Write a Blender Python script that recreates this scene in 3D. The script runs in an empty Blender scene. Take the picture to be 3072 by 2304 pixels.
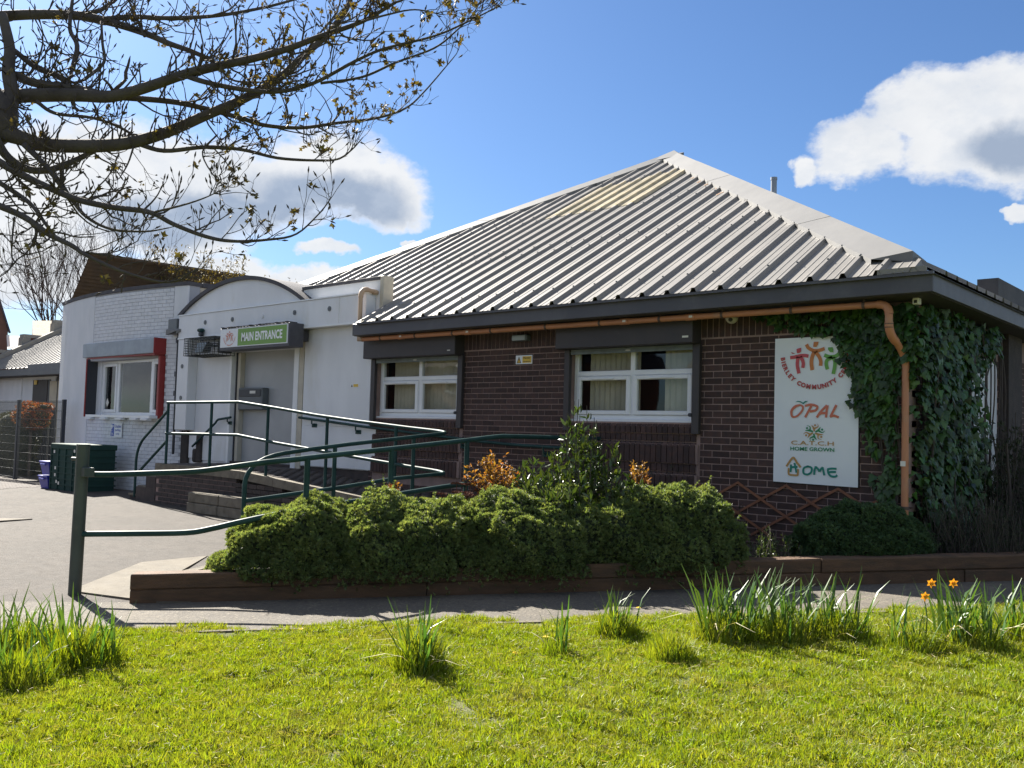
import bpy, math, random
import numpy as np
from mathutils import Vector, Matrix, noise as mnoise

random.seed(7); rng = np.random.default_rng(7)
C = bpy.context.scene.collection
SC = bpy.context.scene
LIFT = 2.65          # the coordinates below count heights from the underside of the soldier course; the ground is LIFT lower

# ------------------------------------------------------------------ camera
CAM = np.array([9.0013, -9.3746, -1.1484]); FPX = 2778.5
_yaw, _pit, _rol = -.7278, .0531, .0286
_f = np.array([math.sin(_yaw)*math.cos(_pit), math.cos(_yaw)*math.cos(_pit), math.sin(_pit)])
_r = np.array([math.cos(_yaw), -math.sin(_yaw), 0]); _u = np.cross(_r, _f)
RGT = math.cos(_rol)*_r+math.sin(_rol)*_u; UP = -math.sin(_rol)*_r+math.cos(_rol)*_u; FWD = _f
cd = bpy.data.cameras.new('camera'); cam = bpy.data.objects.new('camera', cd); C.objects.link(cam)
cd.sensor_width = 36; cd.lens = FPX/3072*36; cd.clip_start = .05; cd.clip_end = 2000
cam.matrix_world = Matrix(((RGT[0], UP[0], -FWD[0], CAM[0]), (RGT[1], UP[1], -FWD[1], CAM[1]), (RGT[2], UP[2], -FWD[2], CAM[2]+LIFT), (0, 0, 0, 1)))
SC.camera = cam
def ray(x, y): return FWD+RGT*(x-1536)/FPX+UP*(1152-y)/FPX
def at(x, y, ax, v):            # survey point of the photograph on the plane axis = v
    d = ray(x, y); return CAM+d*((v-CAM[ax])/d[ax])
def dpt(x, y, d): return CAM+ray(x, y)*d

# ------------------------------------------------------------------ light
SUN_AZ, SUN_EL = math.radians(-78.5), math.radians(36)      # azimuth from +Y towards +X
sv = Vector((math.sin(SUN_AZ)*math.cos(SUN_EL), math.cos(SUN_AZ)*math.cos(SUN_EL), math.sin(SUN_EL)))
sl = bpy.data.lights.new('sun', 'SUN'); sl.energy = 5.0; sl.angle = math.radians(.5); sl.color = (1, .94, .84)
so = bpy.data.objects.new('sun', sl); C.objects.link(so); so.rotation_euler = sv.to_track_quat('Z', 'Y').to_euler(); so.location = (0, 0, 30)
SC.view_settings.view_transform = 'Standard'; SC.view_settings.look = 'None'; SC.view_settings.gamma = 1
SC.view_settings.use_curve_mapping = False; SC.view_settings.exposure = 1.75
SKY_STRENGTH = .052
SC.cycles.max_bounces = 6; SC.cycles.transparent_max_bounces = 8

class NT:                        # small node helper
    def __init__(s, tree): s.t = tree; s.n = tree.nodes; s.l = tree.links
    def new(s, typ, **kw):
        n = s.n.new(typ)
        for k, v in kw.items(): setattr(n, k, v)
        return n
    def put(s, sock, v):
        if isinstance(v, bpy.types.NodeSocket): s.l.new(v, sock)
        else: sock.default_value = v
    def math(s, op, a, b=None, c=None, clamp=False):
        n = s.new('ShaderNodeMath', operation=op, use_clamp=clamp); s.put(n.inputs[0], a)
        if b is not None: s.put(n.inputs[1], b)
        if c is not None: s.put(n.inputs[2], c)
        return n.outputs[0]
    def vmath(s, op, a, b=None):
        n = s.new('ShaderNodeVectorMath', operation=op); s.put(n.inputs[0], a)
        if b is not None: s.put(n.inputs[1], b)
        return n.outputs['Value'] if op == 'DOT_PRODUCT' else n.outputs[0]
    def mix(s, f, a, b, blend='MIX'):
        n = s.new('ShaderNodeMix', data_type='RGBA', blend_type=blend); s.put(n.inputs[0], f)
        s.put(n.inputs[6], a if isinstance(a, bpy.types.NodeSocket) else (*a[:3], 1)); s.put(n.inputs[7], b if isinstance(b, bpy.types.NodeSocket) else (*b[:3], 1))
        return n.outputs[2]
    def noise(s, vec, scale, detail=3, rough=.55, dist=0):
        n = s.new('ShaderNodeTexNoise'); s.put(n.inputs['Vector'], vec); n.inputs['Scale'].default_value = scale
        n.inputs['Detail'].default_value = detail; n.inputs['Roughness'].default_value = rough; n.inputs['Distortion'].default_value = dist
        return n.outputs[0]
    def ramp(s, v, a, b):        # smooth 0..1 between a and b
        n = s.new('ShaderNodeMapRange', interpolation_type='SMOOTHSTEP'); s.put(n.inputs[0], v); n.inputs[1].default_value = a; n.inputs[2].default_value = b
        return n.outputs[0]

w = bpy.data.worlds.new('World'); SC.world = w; w.use_nodes = True
N = NT(w.node_tree); N.n.clear()
sky = N.new('ShaderNodeTexSky', sky_type='NISHITA', sun_disc=False, sun_elevation=SUN_EL, sun_rotation=SUN_AZ % (2*math.pi), air_density=1.0, dust_density=.6, ozone_density=1.6)
tc = N.new('ShaderNodeTexCoord'); D = tc.outputs['Generated']
# clouds: billows gathered round fixed directions of the sky, edges torn by noise, and cumulus out of view, added as fill light for the shaded walls
wn = N.new('ShaderNodeTexNoise'); N.put(wn.inputs['Vector'], D); wn.inputs['Scale'].default_value = 9; wn.inputs['Detail'].default_value = 6; wn.inputs['Roughness'].default_value = .6
WD = N.vmath('ADD', D, N.vmath('MULTIPLY', N.vmath('SUBTRACT', wn.outputs[1], (.5, .5, .5)), (.085, .085, .065)))
def blob(px, py, rx, ry):
    c = ray(px, py); c /= np.linalg.norm(c); t = np.cross(c, [0, 0, 1.]); t /= np.linalg.norm(t); b = np.cross(t, c)
    u = N.math('DIVIDE', N.vmath('DOT_PRODUCT', WD, tuple(t)), rx/FPX); v = N.math('DIVIDE', N.vmath('DOT_PRODUCT', WD, tuple(b)), ry/FPX)
    q = N.math('SQRT', N.math('ADD', N.math('MULTIPLY', u, u), N.math('MULTIPLY', v, v)))
    fr = N.math('GREATER_THAN', N.vmath('DOT_PRODUCT', WD, tuple(c)), .2)
    return N.math('MULTIPLY', N.math('MAXIMUM', N.math('SUBTRACT', 1.0, q), 0.0), fr)
S = 3072/2212
def gather(lobes, k=.12):
    acc = None
    for px, py, rx, ry in lobes:
        b = blob(px*S, py*S, rx*S, ry*S); acc = b if acc is None else N.math('SMOOTH_MAX', acc, b, k)
    return acc
acc = gather([(830, 425, 150, 105), (700, 370, 190, 130), (560, 420, 230, 120), (330, 420, 330, 165), (40, 430, 280, 190), (130, 600, 380, 95), (440, 590, 230, 65), (-280, 480, 340, 260),
         (2120, 305, 210, 125), (1850, 330, 135, 90), (2010, 235, 160, 95), (2200, 205, 140, 100), (1722, 372, 44, 34), (2195, 470, 45, 26), (1890, 560, 24, 8),
         (640, 612, 160, 36), (900, 540, 50, 16), (700, 555, 60, 20), (2440, 320, 280, 150)])
grey = gather([(720, 435, 230, 85), (560, 470, 260, 60), (330, 480, 160, 60), (2200, 320, 130, 70)], .2)
sep = N.new('ShaderNodeSeparateXYZ'); N.put(sep.inputs[0], D); el = sep.outputs[2]
flat = N.vmath('MULTIPLY', D, (1, 1, 1.7))
nz = N.noise(flat, 15.0, 9, .60, .2); nz2 = N.noise(flat, 46.0, 6, .62, .1); nzb = N.noise(flat, 2.3, 3, .5)
away = N.ramp(N.vmath('DOT_PRODUCT', D, tuple(FWD)), .80, .70)
fill_clouds = N.math('MULTIPLY', N.math('MULTIPLY', N.ramp(nzb, .44, .60), .55), N.math('MULTIPLY', away, N.ramp(el, -.02, .06)))
horizon = N.math('MULTIPLY', N.ramp(el, .22, .04), N.math('MULTIPLY', N.ramp(N.noise(flat, 3.4, 2, .5), .50, .70), .30))
dens = N.math('MAXIMUM', acc, N.math('MAXIMUM', fill_clouds, horizon))
dd = N.math('ADD', dens, N.math('ADD', N.math('MULTIPLY', N.math('SUBTRACT', nz, .5), .80), N.math('MULTIPLY', N.math('SUBTRACT', nz2, .5), .42)))
dd = N.math('MULTIPLY', dd, N.ramp(dens, .09, .22))
alpha = N.ramp(dd, .07, .46)
gsum = N.math('ADD', N.math('MAXIMUM', grey, N.math('MULTIPLY', fill_clouds, .5)), N.math('MULTIPLY', N.math('SUBTRACT', N.noise(flat, 8, 6, .55), .5), .55))
thick = N.math('MULTIPLY', N.ramp(dd, .22, .50), N.ramp(gsum, .02, .50))
cloud = N.mix(thick, (5.3, 5.35, 5.4), (2.15, 2.6, 3.35))
cloud = N.mix(N.math('MULTIPLY', N.ramp(N.noise(flat, 22, 6, .6), .42, .68), .35), cloud, (3.6, 4.0, 4.6))
skyc = N.mix(1, sky.outputs[0], (.42, .575, .78), 'MULTIPLY')
bg = N.new('ShaderNodeBackground'); N.put(bg.inputs[0], N.mix(N.math('MULTIPLY', alpha, .96), skyc, cloud)); bg.inputs[1].default_value = SKY_STRENGTH
out = N.new('ShaderNodeOutputWorld'); N.l.new(bg.outputs[0], out.inputs[0])

# ------------------------------------------------------------------ materials
MATS = {}
def mat(name, col, rough=.6, col2=None, nscale=6, nlo=.35, nhi=.65, bump=0, bscale=60, metal=0, spec=.5, rnd=0, transl=0, dirt=None, dscale=1.3, dlo=.5, dhi=.75, coat=0, stretch=None, speck=None):
    """procedural surface: two tones mixed by world-space noise, dirt patches, bump, per-piece variation"""
    m = bpy.data.materials.new(name); m.use_nodes = True; T = NT(m.node_tree); T.n.clear()
    pos = T.new('ShaderNodeNewGeometry').outputs['Position']
    if stretch: pos = T.vmath('MULTIPLY', pos, stretch)
    c = (*col, 1)
    if col2 is not None: c = T.mix(T.ramp(T.noise(pos, nscale, 4), nlo, nhi), col, col2)
    if dirt is not None: c = T.mix(T.ramp(T.noise(pos, dscale, 6, .65), dlo, dhi), c, dirt)
    if speck is not None: c = T.mix(T.ramp(T.noise(pos, speck[1], 5, .7), speck[2], speck[3]), c, speck[0])
    if rnd:
        a = T.new('ShaderNodeAttribute', attribute_name='rnd'); oi = T.new('ShaderNodeObjectInfo')
        r = T.math('FRACT', T.math('ADD', a.outputs['Fac'], oi.outputs['Random']))
        k = T.math('ADD', 1-rnd, T.math('MULTIPLY', r, 2*rnd))
        hs = T.new('ShaderNodeHueSaturation'); T.put(hs.inputs['Color'], c); T.put(hs.inputs['Value'], k)
        T.put(hs.inputs['Hue'], T.math('ADD', .5-.02*(transl > 0), T.math('MULTIPLY', T.math('FRACT', T.math('MULTIPLY', r, 7.3)), .04*(transl > 0))))
        c = hs.outputs[0]
    p = T.new('ShaderNodeBsdfPrincipled'); T.put(p.inputs['Base Color'], c); p.inputs['Metallic'].default_value = metal
    p.inputs['Specular IOR Level'].default_value = spec; p.inputs['Coat Weight'].default_value = coat
    T.put(p.inputs['Roughness'], T.math('ADD', rough-.06, T.math('MULTIPLY', T.noise(pos, 9, 3), .12)))
    if bump:
        bn = T.new('ShaderNodeBump'); bn.inputs['Strength'].default_value = min(1, bump); bn.inputs['Distance'].default_value = .01
        T.put(bn.inputs['Height'], T.noise(pos, bscale, 4)); T.l.new(bn.outputs[0], p.inputs['Normal'])
    o = T.new('ShaderNodeOutputMaterial')
    if transl:
        tr = T.new('ShaderNodeBsdfTranslucent'); T.put(tr.inputs[0], T.mix(1, c, (1.35, 1.25, .5), 'MULTIPLY') if isinstance(c, bpy.types.NodeSocket) else c)
        mx = T.new('ShaderNodeMixShader'); mx.inputs[0].default_value = transl
        T.l.new(p.outputs[0], mx.inputs[1]); T.l.new(tr.outputs[0], mx.inputs[2]); T.l.new(mx.outputs[0], o.inputs[0])
    else: T.l.new(p.outputs[0], o.inputs[0])
    MATS[name] = m; return m
mat('brick', (.072, .038, .031), .85, (.050, .031, .029), 14, bump=.5, bscale=120, rnd=.28)
mat('mortar', (.33, .225, .195), .95, (.25, .175, .155), 5, bump=.3, bscale=150)
mat('white_render', (.74, .75, .77), .8, stretch=(1.3, 1.3, .5), col2=(.68, .70, .72), nscale=2.2, bump=.15, bscale=90, dirt=(.55, .56, .57), dscale=.9, dlo=.55, dhi=.85)
mat('white_brick', (.74, .75, .78), .75, (.66, .68, .71), 9, bump=.3, bscale=90, rnd=.04)
mat('white_joint', (.40, .41, .44), .9)
mat('white_panel', (.76, .77, .79), .45, (.70, .71, .73), 1.7, stretch=(1.3, 1.3, .5), dirt=(.62, .61, .57), dscale=1.1, dlo=.55, dhi=.8)
mat('cream_and_bounce', (.62, .55, .42), .85, (.54, .48, .38), 4)  # cream of the low wing door; on the return wall it paints in bounced light
mat('upvc', (.82, .83, .84), .3, (.78, .79, .80), 3)
mat('fascia', (.085, .083, .095), .5, (.066, .065, .078), 1.2, dirt=(.10, .10, .11), dscale=3)
mat('soffit', (.05, .045, .045), .7)
mat('shutter_brown', (.052, .044, .044), .55, (.042, .037, .04), 3, dirt=(.075, .065, .06), dscale=6, dlo=.6, dhi=.8)
mat('shutter_lath', (.16, .19, .19), .45, (.12, .14, .14), 10)
mat('roof_metal', (.25, .235, .216), .55, (.205, .196, .183), .8, spec=.3, dirt=(.16, .152, .14), dscale=.55, dlo=.5, dhi=.8)
mat('roof_flashing', (.165, .162, .158), .55, (.14, .138, .135), 1.1, spec=.6)
mat('rooflight', (.66, .59, .44), .5, (.50, .45, .33), 2.2, nlo=.4, nhi=.6, transl=.3, dirt=(.30, .27, .20), dscale=2.5, dlo=.55, dhi=.8)
mat('rust', (.33, .15, .06), .9, (.42, .30, .2), 14)
mat('pipe_clay', (.50, .21, .10), .5, (.44, .19, .10), 3, dirt=(.40, .25, .16), dscale=4, dlo=.55, dhi=.8)
mat('pipe_tan', (.47, .33, .22), .55, (.40, .28, .19), 3)
mat('pipe_clip', (.10, .065, .05), .6)
mat('sticker', (.70, .68, .62), .5)
mat('rail_green', (.026, .066, .062), .5, (.016, .046, .044), 5, spec=.16, dirt=(.05, .075, .07), dscale=9, dlo=.62, dhi=.8)
mat('post_green', (.055, .070, .060), .5, (.042, .055, .048), 4, dirt=(.10, .10, .085), dscale=5, dlo=.55, dhi=.8)
mat('asphalt', (.064, .053, .044), .92, (.050, .042, .035), .9, bump=1, bscale=60, dirt=(.040, .034, .029), dscale=5, dlo=.46, dhi=.72, speck=((.105, .09, .075), 26, .58, .68))
mat('path_chip', (.130, .113, .088), .92, (.092, .081, .066), 1.2, bump=1, bscale=48, dirt=(.20, .175, .135), dscale=38, dlo=.54, dhi=.64, speck=((.075, .068, .058), 24, .52, .64))
mat('concrete', (.135, .115, .085), .9, (.112, .096, .072), 3, bump=.5, bscale=90)
mat('old_concrete', (.20, .175, .135), .95, (.145, .125, .095), 6, bump=.8, bscale=60, dirt=(.09, .085, .06), dscale=7)
mat('dark_brick', (.066, .05, .045), .9, (.05, .04, .037), 9, bump=.5, rnd=.2)
mat('paver', (.085, .068, .06), .9, (.065, .055, .05), 6, bump=.6, rnd=.18)
mat('sleeper', (.125, .070, .038), .85, (.085, .050, .028), 5, bump=.9, bscale=40, stretch=(1, 1, 5), dirt=(.075, .05, .03), dscale=2.2, dlo=.5, dhi=.75)
mat('soil', (.045, .032, .022), .95, (.03, .022, .016), 12, bump=1, bscale=30)
mat('lawn_soil', (.075, .095, .022), .95, (.11, .105, .04), 5, bump=1, bscale=60)
mat('far_ground', (.07, .085, .04), .95, (.10, .10, .06), .2)
mat('galvanised', (.30, .335, .38), .42, (.25, .28, .32), 4, metal=.25, dirt=(.32, .22, .18), dscale=3.5, dlo=.62, dhi=.72)
mat('red_paint', (.27, .030, .026), .5, (.30, .03, .03), 4, dirt=(.45, .25, .22), dscale=8, dlo=.68, dhi=.8)
mat('dark_metal', (.035, .038, .045), .5)
mat('door_grey', (.40, .41, .42), .33, (.36, .37, .38), 2, spec=.6)
mat('beige_frame', (.55, .50, .40), .55, (.48, .44, .36), 5)
mat('box_grey', (.13, .145, .155), .5, (.11, .12, .13), 3)
mat('bitumen', (.03, .026, .024), .85, (.05, .04, .035), 8)
mat('cap_dark', (.085, .082, .090), .8, (.065, .063, .072), 4, bump=.4)
mat('sign_white', (.80, .82, .84), .5, (.76, .78, .80), 2)
mat('banner_white', (.80, .83, .86), .45, (.76, .79, .82), 1.5)
for nm, c in dict(ink_red=(.46, .075, .075), ink_crimson=(.55, .085, .10), ink_orange=(.58, .20, .055), ink_green=(.14, .36, .07), ink_salmon=(.60, .17, .10), ink_teal=(.01, .22, .17), ink_leaf=(.02, .24, .10), ink_gold=(.48, .27, .09), ink_black=(.02, .018, .015), ink_yellow=(.72, .47, .06), ink_blue=(.03, .09, .42), sign_green=(.17, .33, .06), ink_white=(.85, .87, .86)).items(): mat(nm, c, .5)
mat('blind', (.66, .60, .45), .8, (.58, .53, .40), 5)
mat('room_dark', (.02, .02, .024), .9)
mat('yellow_brick_red', (.26, .085, .05), .9, (.20, .07, .045), 6, bump=.3, rnd=.18)
mat('house_brick', (.20, .10, .07), .9, (.16, .085, .065), 3)
mat('brown_roof', (.105, .062, .030), .9, (.085, .052, .028), 2.4, bump=.6, bscale=25)
mat('tile_tan', (.24, .185, .12), .9, (.19, .15, .10), 4, bump=.4)
mat('slate', (.07, .065, .085), .8, (.055, .05, .07), 3)
mat('coping', (.30, .28, .24), .9, (.25, .235, .21), 3, bump=.3)
mat('brown_door', (.045, .034, .030), .6)
mat('bin_green', (.012, .052, .040), .8, (.010, .042, .034), 3)
mat('box_blue', (.02, .03, .34), .4)
mat('paper', (.8, .78, .74), .8)
mat('lamp_glass', (.35, .40, .42), .25)
mat('bark', (.055, .045, .040), .9, (.085, .072, .062), 9, bump=.7, bscale=50)
mat('twig', (.075, .058, .048), .85, (.055, .043, .038), 9)
mat('bud_leaf', (.135, .105, .030), .6, (.10, .075, .026), 5, transl=.25, rnd=.3)
mat('juniper', (.175, .225, .090), .6, (.125, .175, .070), 5, rnd=.35, transl=.42)
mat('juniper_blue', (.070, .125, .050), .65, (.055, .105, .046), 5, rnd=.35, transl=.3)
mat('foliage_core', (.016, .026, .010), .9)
mat('laurel', (.045, .080, .020), .28, (.070, .105, .022), 7, rnd=.35, transl=.22, spec=.6)
mat('gold_leaf', (.30, .17, .035), .55, (.24, .10, .03), 8, rnd=.3, transl=.35)
mat('sedum', (.16, .055, .03), .9, (.12, .05, .03), 20)
mat('ivy', (.024, .062, .013), .45, (.040, .095, .016), 5, rnd=.6, transl=.15)
mat('heather', (.030, .048, .022), .8, (.045, .050, .026), 6, rnd=.35, transl=.1)
mat('red_hedge', (.30, .085, .03), .55, (.22, .10, .03), 9, rnd=.35, transl=.3)
mat('green_hedge', (.045, .055, .014), .55, (.065, .06, .018), 6, rnd=.4, transl=.2)
mat('grass', (.185, .255, .012), .55, (.225, .27, .024), 3.1, rnd=.30, transl=.42, dirt=(.215, .215, .06), dscale=2.4, dlo=.54, dhi=.76)
mat('straw', (.32, .29, .12), .7, rnd=.3, transl=.3)
mat('daffodil_leaf', (.060, .125, .030), .42, (.075, .145, .030), 8, rnd=.3, transl=.35, spec=.5)
mat('dry_leaf', (.55, .50, .34), .7, rnd=.2, transl=.3)
mat('petal_orange', (.78, .33, .02), .6, transl=.3); mat('petal_yellow', (.85, .58, .02), .6, transl=.2)
mat('trellis', (.24, .10, .05), .8, (.19, .08, .045), 9)
mat('stone', (.42, .38, .32), .9, (.3, .27, .23), 6, bump=.5)
mat('wire', (.05, .055, .05), .5)
def glass(name, tint, rough=.02):
    m = bpy.data.materials.new(name); m.use_nodes = True; T = NT(m.node_tree); T.n.clear()
    g = T.new('ShaderNodeBsdfGlossy'); g.inputs[0].default_value = (1, 1, 1, 1); g.inputs['Roughness'].default_value = rough
    t = T.new('ShaderNodeBsdfTransparent'); t.inputs[0].default_value = (*tint, 1)
    f = T.new('ShaderNodeFresnel'); f.inputs[0].default_value = 1.5
    pos = T.new('ShaderNodeNewGeometry').outputs['Position']
    bn = T.new('ShaderNodeBump'); bn.inputs['Strength'].default_value = .06; bn.inputs['Distance'].default_value = .02
    T.put(bn.inputs['Height'], T.noise(pos, 3, 1)); T.l.new(bn.outputs[0], g.inputs['Normal'])
    k = T.math('MULTIPLY', T.math('MULTIPLY_ADD', f.outputs[0], 1.0, .015, clamp=True), T.math('SUBTRACT', 1.0, T.new('ShaderNodeNewGeometry').outputs['Backfacing']))
    mx = T.new('ShaderNodeMixShader'); T.l.new(k, mx.inputs[0]); T.l.new(t.outputs[0], mx.inputs[1]); T.l.new(g.outputs[0], mx.inputs[2])
    o = T.new('ShaderNodeOutputMaterial'); T.l.new(mx.outputs[0], o.inputs[0]); MATS[name] = m
glass('window_glass', (.90, .91, .91))

# ------------------------------------------------------------------ object helpers
TOP = []
def tag(o, label=None, cat=None, group=None, kind=None):
    if label: o['label'] = label
    if cat: o['category'] = cat
    if group: o['group'] = group
    if kind: o['kind'] = kind
    return o
def thing(name, label, cat, loc=(0, 0, 0), group=None, kind=None):
    o = bpy.data.objects.new(name, None); C.objects.link(o); o.location = loc; o.empty_display_size = .2; TOP.append(o)
    return tag(o, label, cat, group, kind)
def link(o, parent=None):
    C.objects.link(o)
    if parent is None: TOP.append(o)
    else:
        o.parent = parent
        if parent.parent is None: o.matrix_parent_inverse = Matrix.Translation(-Vector(parent.location))
    return o
class MB:
    def __init__(s): s.v = []; s.f = []; s.r = []; s.m = []; s.cm = 0; s.cr = 0.
    def add(s, vs, fs):
        b = len(s.v); s.v += [tuple(map(float, p)) for p in vs]
        for q in fs: s.f.append(tuple(b+i for i in q)); s.r.append(s.cr); s.m.append(s.cm)
        return s
    def box(s, x0, x1, y0, y1, z0, z1, bev=0):
        if bev:
            B = bev; vs = []; 
            for (x, sx) in ((x0, 1), (x1, -1)):
                for (y, sy) in ((y0, 1), (y1, -1)):
                    for (z, sz) in ((z0, 1), (z1, -1)):
                        vs += [(x+sx*B, y+sy*B, z), (x+sx*B, y, z+sz*B), (x, y+sy*B, z+sz*B)]
            import bmesh
            bm = bmesh.new(); [bm.verts.new(p) for p in vs]; g = bmesh.ops.convex_hull(bm, input=bm.verts[:])
            bmesh.ops.dissolve_limit(bm, angle_limit=.01, verts=bm.verts[:], edges=bm.edges[:]); bm.verts.index_update()
            s.add([v.co for v in bm.verts], [[v.index for v in f.verts] for f in bm.faces]); bm.free(); return s
        return s.add([(x0, y0, z0), (x1, y0, z0), (x1, y1, z0), (x0, y1, z0), (x0, y0, z1), (x1, y0, z1), (x1, y1, z1), (x0, y1, z1)],
                     [(0, 3, 2, 1), (4, 5, 6, 7), (0, 1, 5, 4), (1, 2, 6, 5), (2, 3, 7, 6), (3, 0, 4, 7)])
    def hexa(s, bot, top):
        n = len(bot); return s.add(list(bot)+list(top), [tuple(range(n))[::-1], tuple(range(n, 2*n))]+[(i, (i+1) % n, n+(i+1) % n, n+i) for i in range(n)])
    def prism(s, pts, d):        # pts: planar loop of 3D points, d: extrusion vector
        d = np.array(d, float); return s.hexa([np.array(p, float) for p in pts], [np.array(p, float)+d for p in pts])
    def tube(s, pts, r, n=8, caps=True):
        P = np.array(pts, float); k = len(P); R_ = np.full(k, r, float) if np.isscalar(r) else np.array(r, float)
        T = np.gradient(P, axis=0); T /= np.linalg.norm(T, axis=1)[:, None]+1e-12
        a = np.array([0, 0, 1.]) if abs(T[0][2]) < .9 else np.array([1., 0, 0]); vs = []
        u = np.cross(T[0], a); u /= np.linalg.norm(u)
        for i in range(k):
            u = u-T[i]*(u@T[i]); u /= np.linalg.norm(u)+1e-12; w_ = np.cross(T[i], u)
            for j in range(n):
                t = 2*math.pi*j/n; vs.append(P[i]+R_[i]*(math.cos(t)*u+math.sin(t)*w_))
        fs = [(i*n+j, i*n+(j+1) % n, (i+1)*n+(j+1) % n, (i+1)*n+j) for i in range(k-1) for j in range(n)]
        if caps: fs += [tuple(range(n))[::-1], tuple(range((k-1)*n, k*n))]
        return s.add(vs, fs)
    def mesh(s, name, mats, smooth=False):
        m = bpy.data.meshes.new(name); m.from_pydata(s.v, [], s.f)
        for x in (mats if isinstance(mats, (list, tuple)) else [mats]): m.materials.append(MATS[x])
        if any(s.m): m.polygons.foreach_set('material_index', s.m)
        if any(s.r):
            a = m.attributes.new('rnd', 'FLOAT', 'FACE'); a.data.foreach_set('value', s.r)
        if smooth: m.polygons.foreach_set('use_smooth', [True]*len(s.f))
        m.update(); return m
    def build(s, name, mats, parent=None, smooth=False, **kw):
        o = bpy.data.objects.new(name, s.mesh(name, mats, smooth)); link(o, parent); tag(o, **kw)
        if smooth == 'auto': o.data.set_sharp_from_angle(angle=.7)
        return o
def boxpart(name, m, parent, *b, bev=0, **kw): return MB().box(*b, bev=bev).build(name, m, parent, **kw)
def inst(name, mesh, parent, loc, scale=(1, 1, 1), rot=None, **kw):
    o = bpy.data.objects.new(name, mesh); link(o, parent); o.location = loc; o.scale = scale
    if rot is not None: o.rotation_mode = 'QUATERNION'; o.rotation_quaternion = rot
    return tag(o, **kw)
def fastmesh(name, V, F, mats, rnd=None, mi=None):
    """V (n,3), F (m,k) arrays -> mesh, quickly"""
    V = np.asarray(V, np.float32); F = np.asarray(F, np.int32); m = bpy.data.meshes.new(name); k = F.shape[1]
    m.vertices.add(len(V)); m.vertices.foreach_set('co', V.ravel()); m.loops.add(F.size); m.loops.foreach_set('vertex_index', F.ravel())
    m.polygons.add(len(F)); m.polygons.foreach_set('loop_start', np.arange(0, F.size, k, dtype=np.int32))
    for x in (mats if isinstance(mats, (list, tuple)) else [mats]): m.materials.append(MATS[x])
    if mi is not None: m.polygons.foreach_set('material_index', np.asarray(mi, np.int32))
    m.update(calc_edges=True)
    if rnd is not None:
        a = m.attributes.new('rnd', 'FLOAT', 'FACE'); a.data.foreach_set('value', np.asarray(rnd, np.float32))
    return m
def frames(nrm, spin):           # rotation matrices whose Z axis is nrm, spun by spin
    z = nrm/np.linalg.norm(nrm, axis=1)[:, None]; a = np.where(np.abs(z[:, 2:3]) < .9, [[0, 0, 1.]], [[1., 0, 0]])
    x = np.cross(a, z); x /= np.linalg.norm(x, axis=1)[:, None]; y = np.cross(z, x)
    c, s_ = np.cos(spin)[:, None], np.sin(spin)[:, None]
    return np.stack([c*x+s_*y, -s_*x+c*y, z], axis=2)
def scatter(tv, tf, P, R_, S_):  # copies of a template at points P with frames R_ and sizes S_
    tv = np.asarray(tv, float); tf = np.asarray(tf); n = len(P)
    V = np.einsum('nij,kj->nki', R_, tv)*np.asarray(S_)[:, None, None]+np.asarray(P)[:, None, :]
    F = (tf[None]+(np.arange(n)*len(tv))[:, None, None]).reshape(-1, tf.shape[1])
    return V.reshape(-1, 3), F
def smooth_path(pts, n=6):       # Catmull-Rom through points
    P = np.array(pts, float); Q = np.vstack([2*P[0]-P[1], P, 2*P[-1]-P[-2]]); o = []
    for i in range(1, len(Q)-2):
        for t in np.linspace(0, 1, n, endpoint=False):
            a, b, c, d = Q[i-1:i+3]; o.append(.5*((2*b)+(c-a)*t+(2*a-5*b+4*c-d)*t*t+(3*b-a-3*c+d)*t**3))
    o.append(P[-1]); return np.array(o)
def text_geo(body, size, bold=0, shear=0):
    cu = bpy.data.curves.new('lettering', 'FONT'); cu.body = body; cu.size = size; cu.offset = bold; cu.shear = shear; cu.resolution_u = 3
    o = bpy.data.objects.new('lettering', cu); C.objects.link(o)
    m = bpy.data.meshes.new_from_object(o.evaluated_get(bpy.context.evaluated_depsgraph_get()))
    v = np.array([p.co[:2] for p in m.vertices]); f = [tuple(p.vertices) for p in m.polygons]
    bpy.data.objects.remove(o); bpy.data.curves.remove(cu); bpy.data.meshes.remove(m); return v, f
class Flat(MB):                  # flat print on a vertical face Y = y0
    def text(s, body, x0, x1, z0, z1, y0, bold=0, shear=0):
        v, f = text_geo(body, 1, bold, shear); lo, hi = v.min(0), v.max(0)
        q = (v-lo)/(hi-lo); return s.add([(x0+a*(x1-x0), y0, z0+b*(z1-z0)) for a, b in q], f)
    def stroke(s, pts, wd, y0, n=6, closed=False):   # pts in (x, z)
        P = smooth_path(pts, n); W = np.interp(np.linspace(0, 1, len(P)), np.linspace(0, 1, len(np.atleast_1d(wd))), np.atleast_1d(wd)) if not np.isscalar(wd) else np.full(len(P), wd)
        T = np.gradient(P, axis=0); T /= np.linalg.norm(T, axis=1)[:, None]+1e-9; nn = np.c_[-T[:, 1], T[:, 0]]
        a = P+nn*W[:, None]/2; b = P-nn*W[:, None]/2; k = len(P)
        return s.add([(p[0], y0, p[1]) for p in np.vstack([a, b])], [(i, i+1, k+i+1, k+i) for i in range(k-1)])
    def poly(s, pts, y0): return s.add([(p[0], y0, p[1]) for p in pts], [tuple(range(len(pts)))])
    def disc(s, x, z, r, y0, n=12): return s.poly([(x+r*math.cos(2*math.pi*i/n), z+r*math.sin(2*math.pi*i/n)) for i in range(n)], y0)

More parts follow.
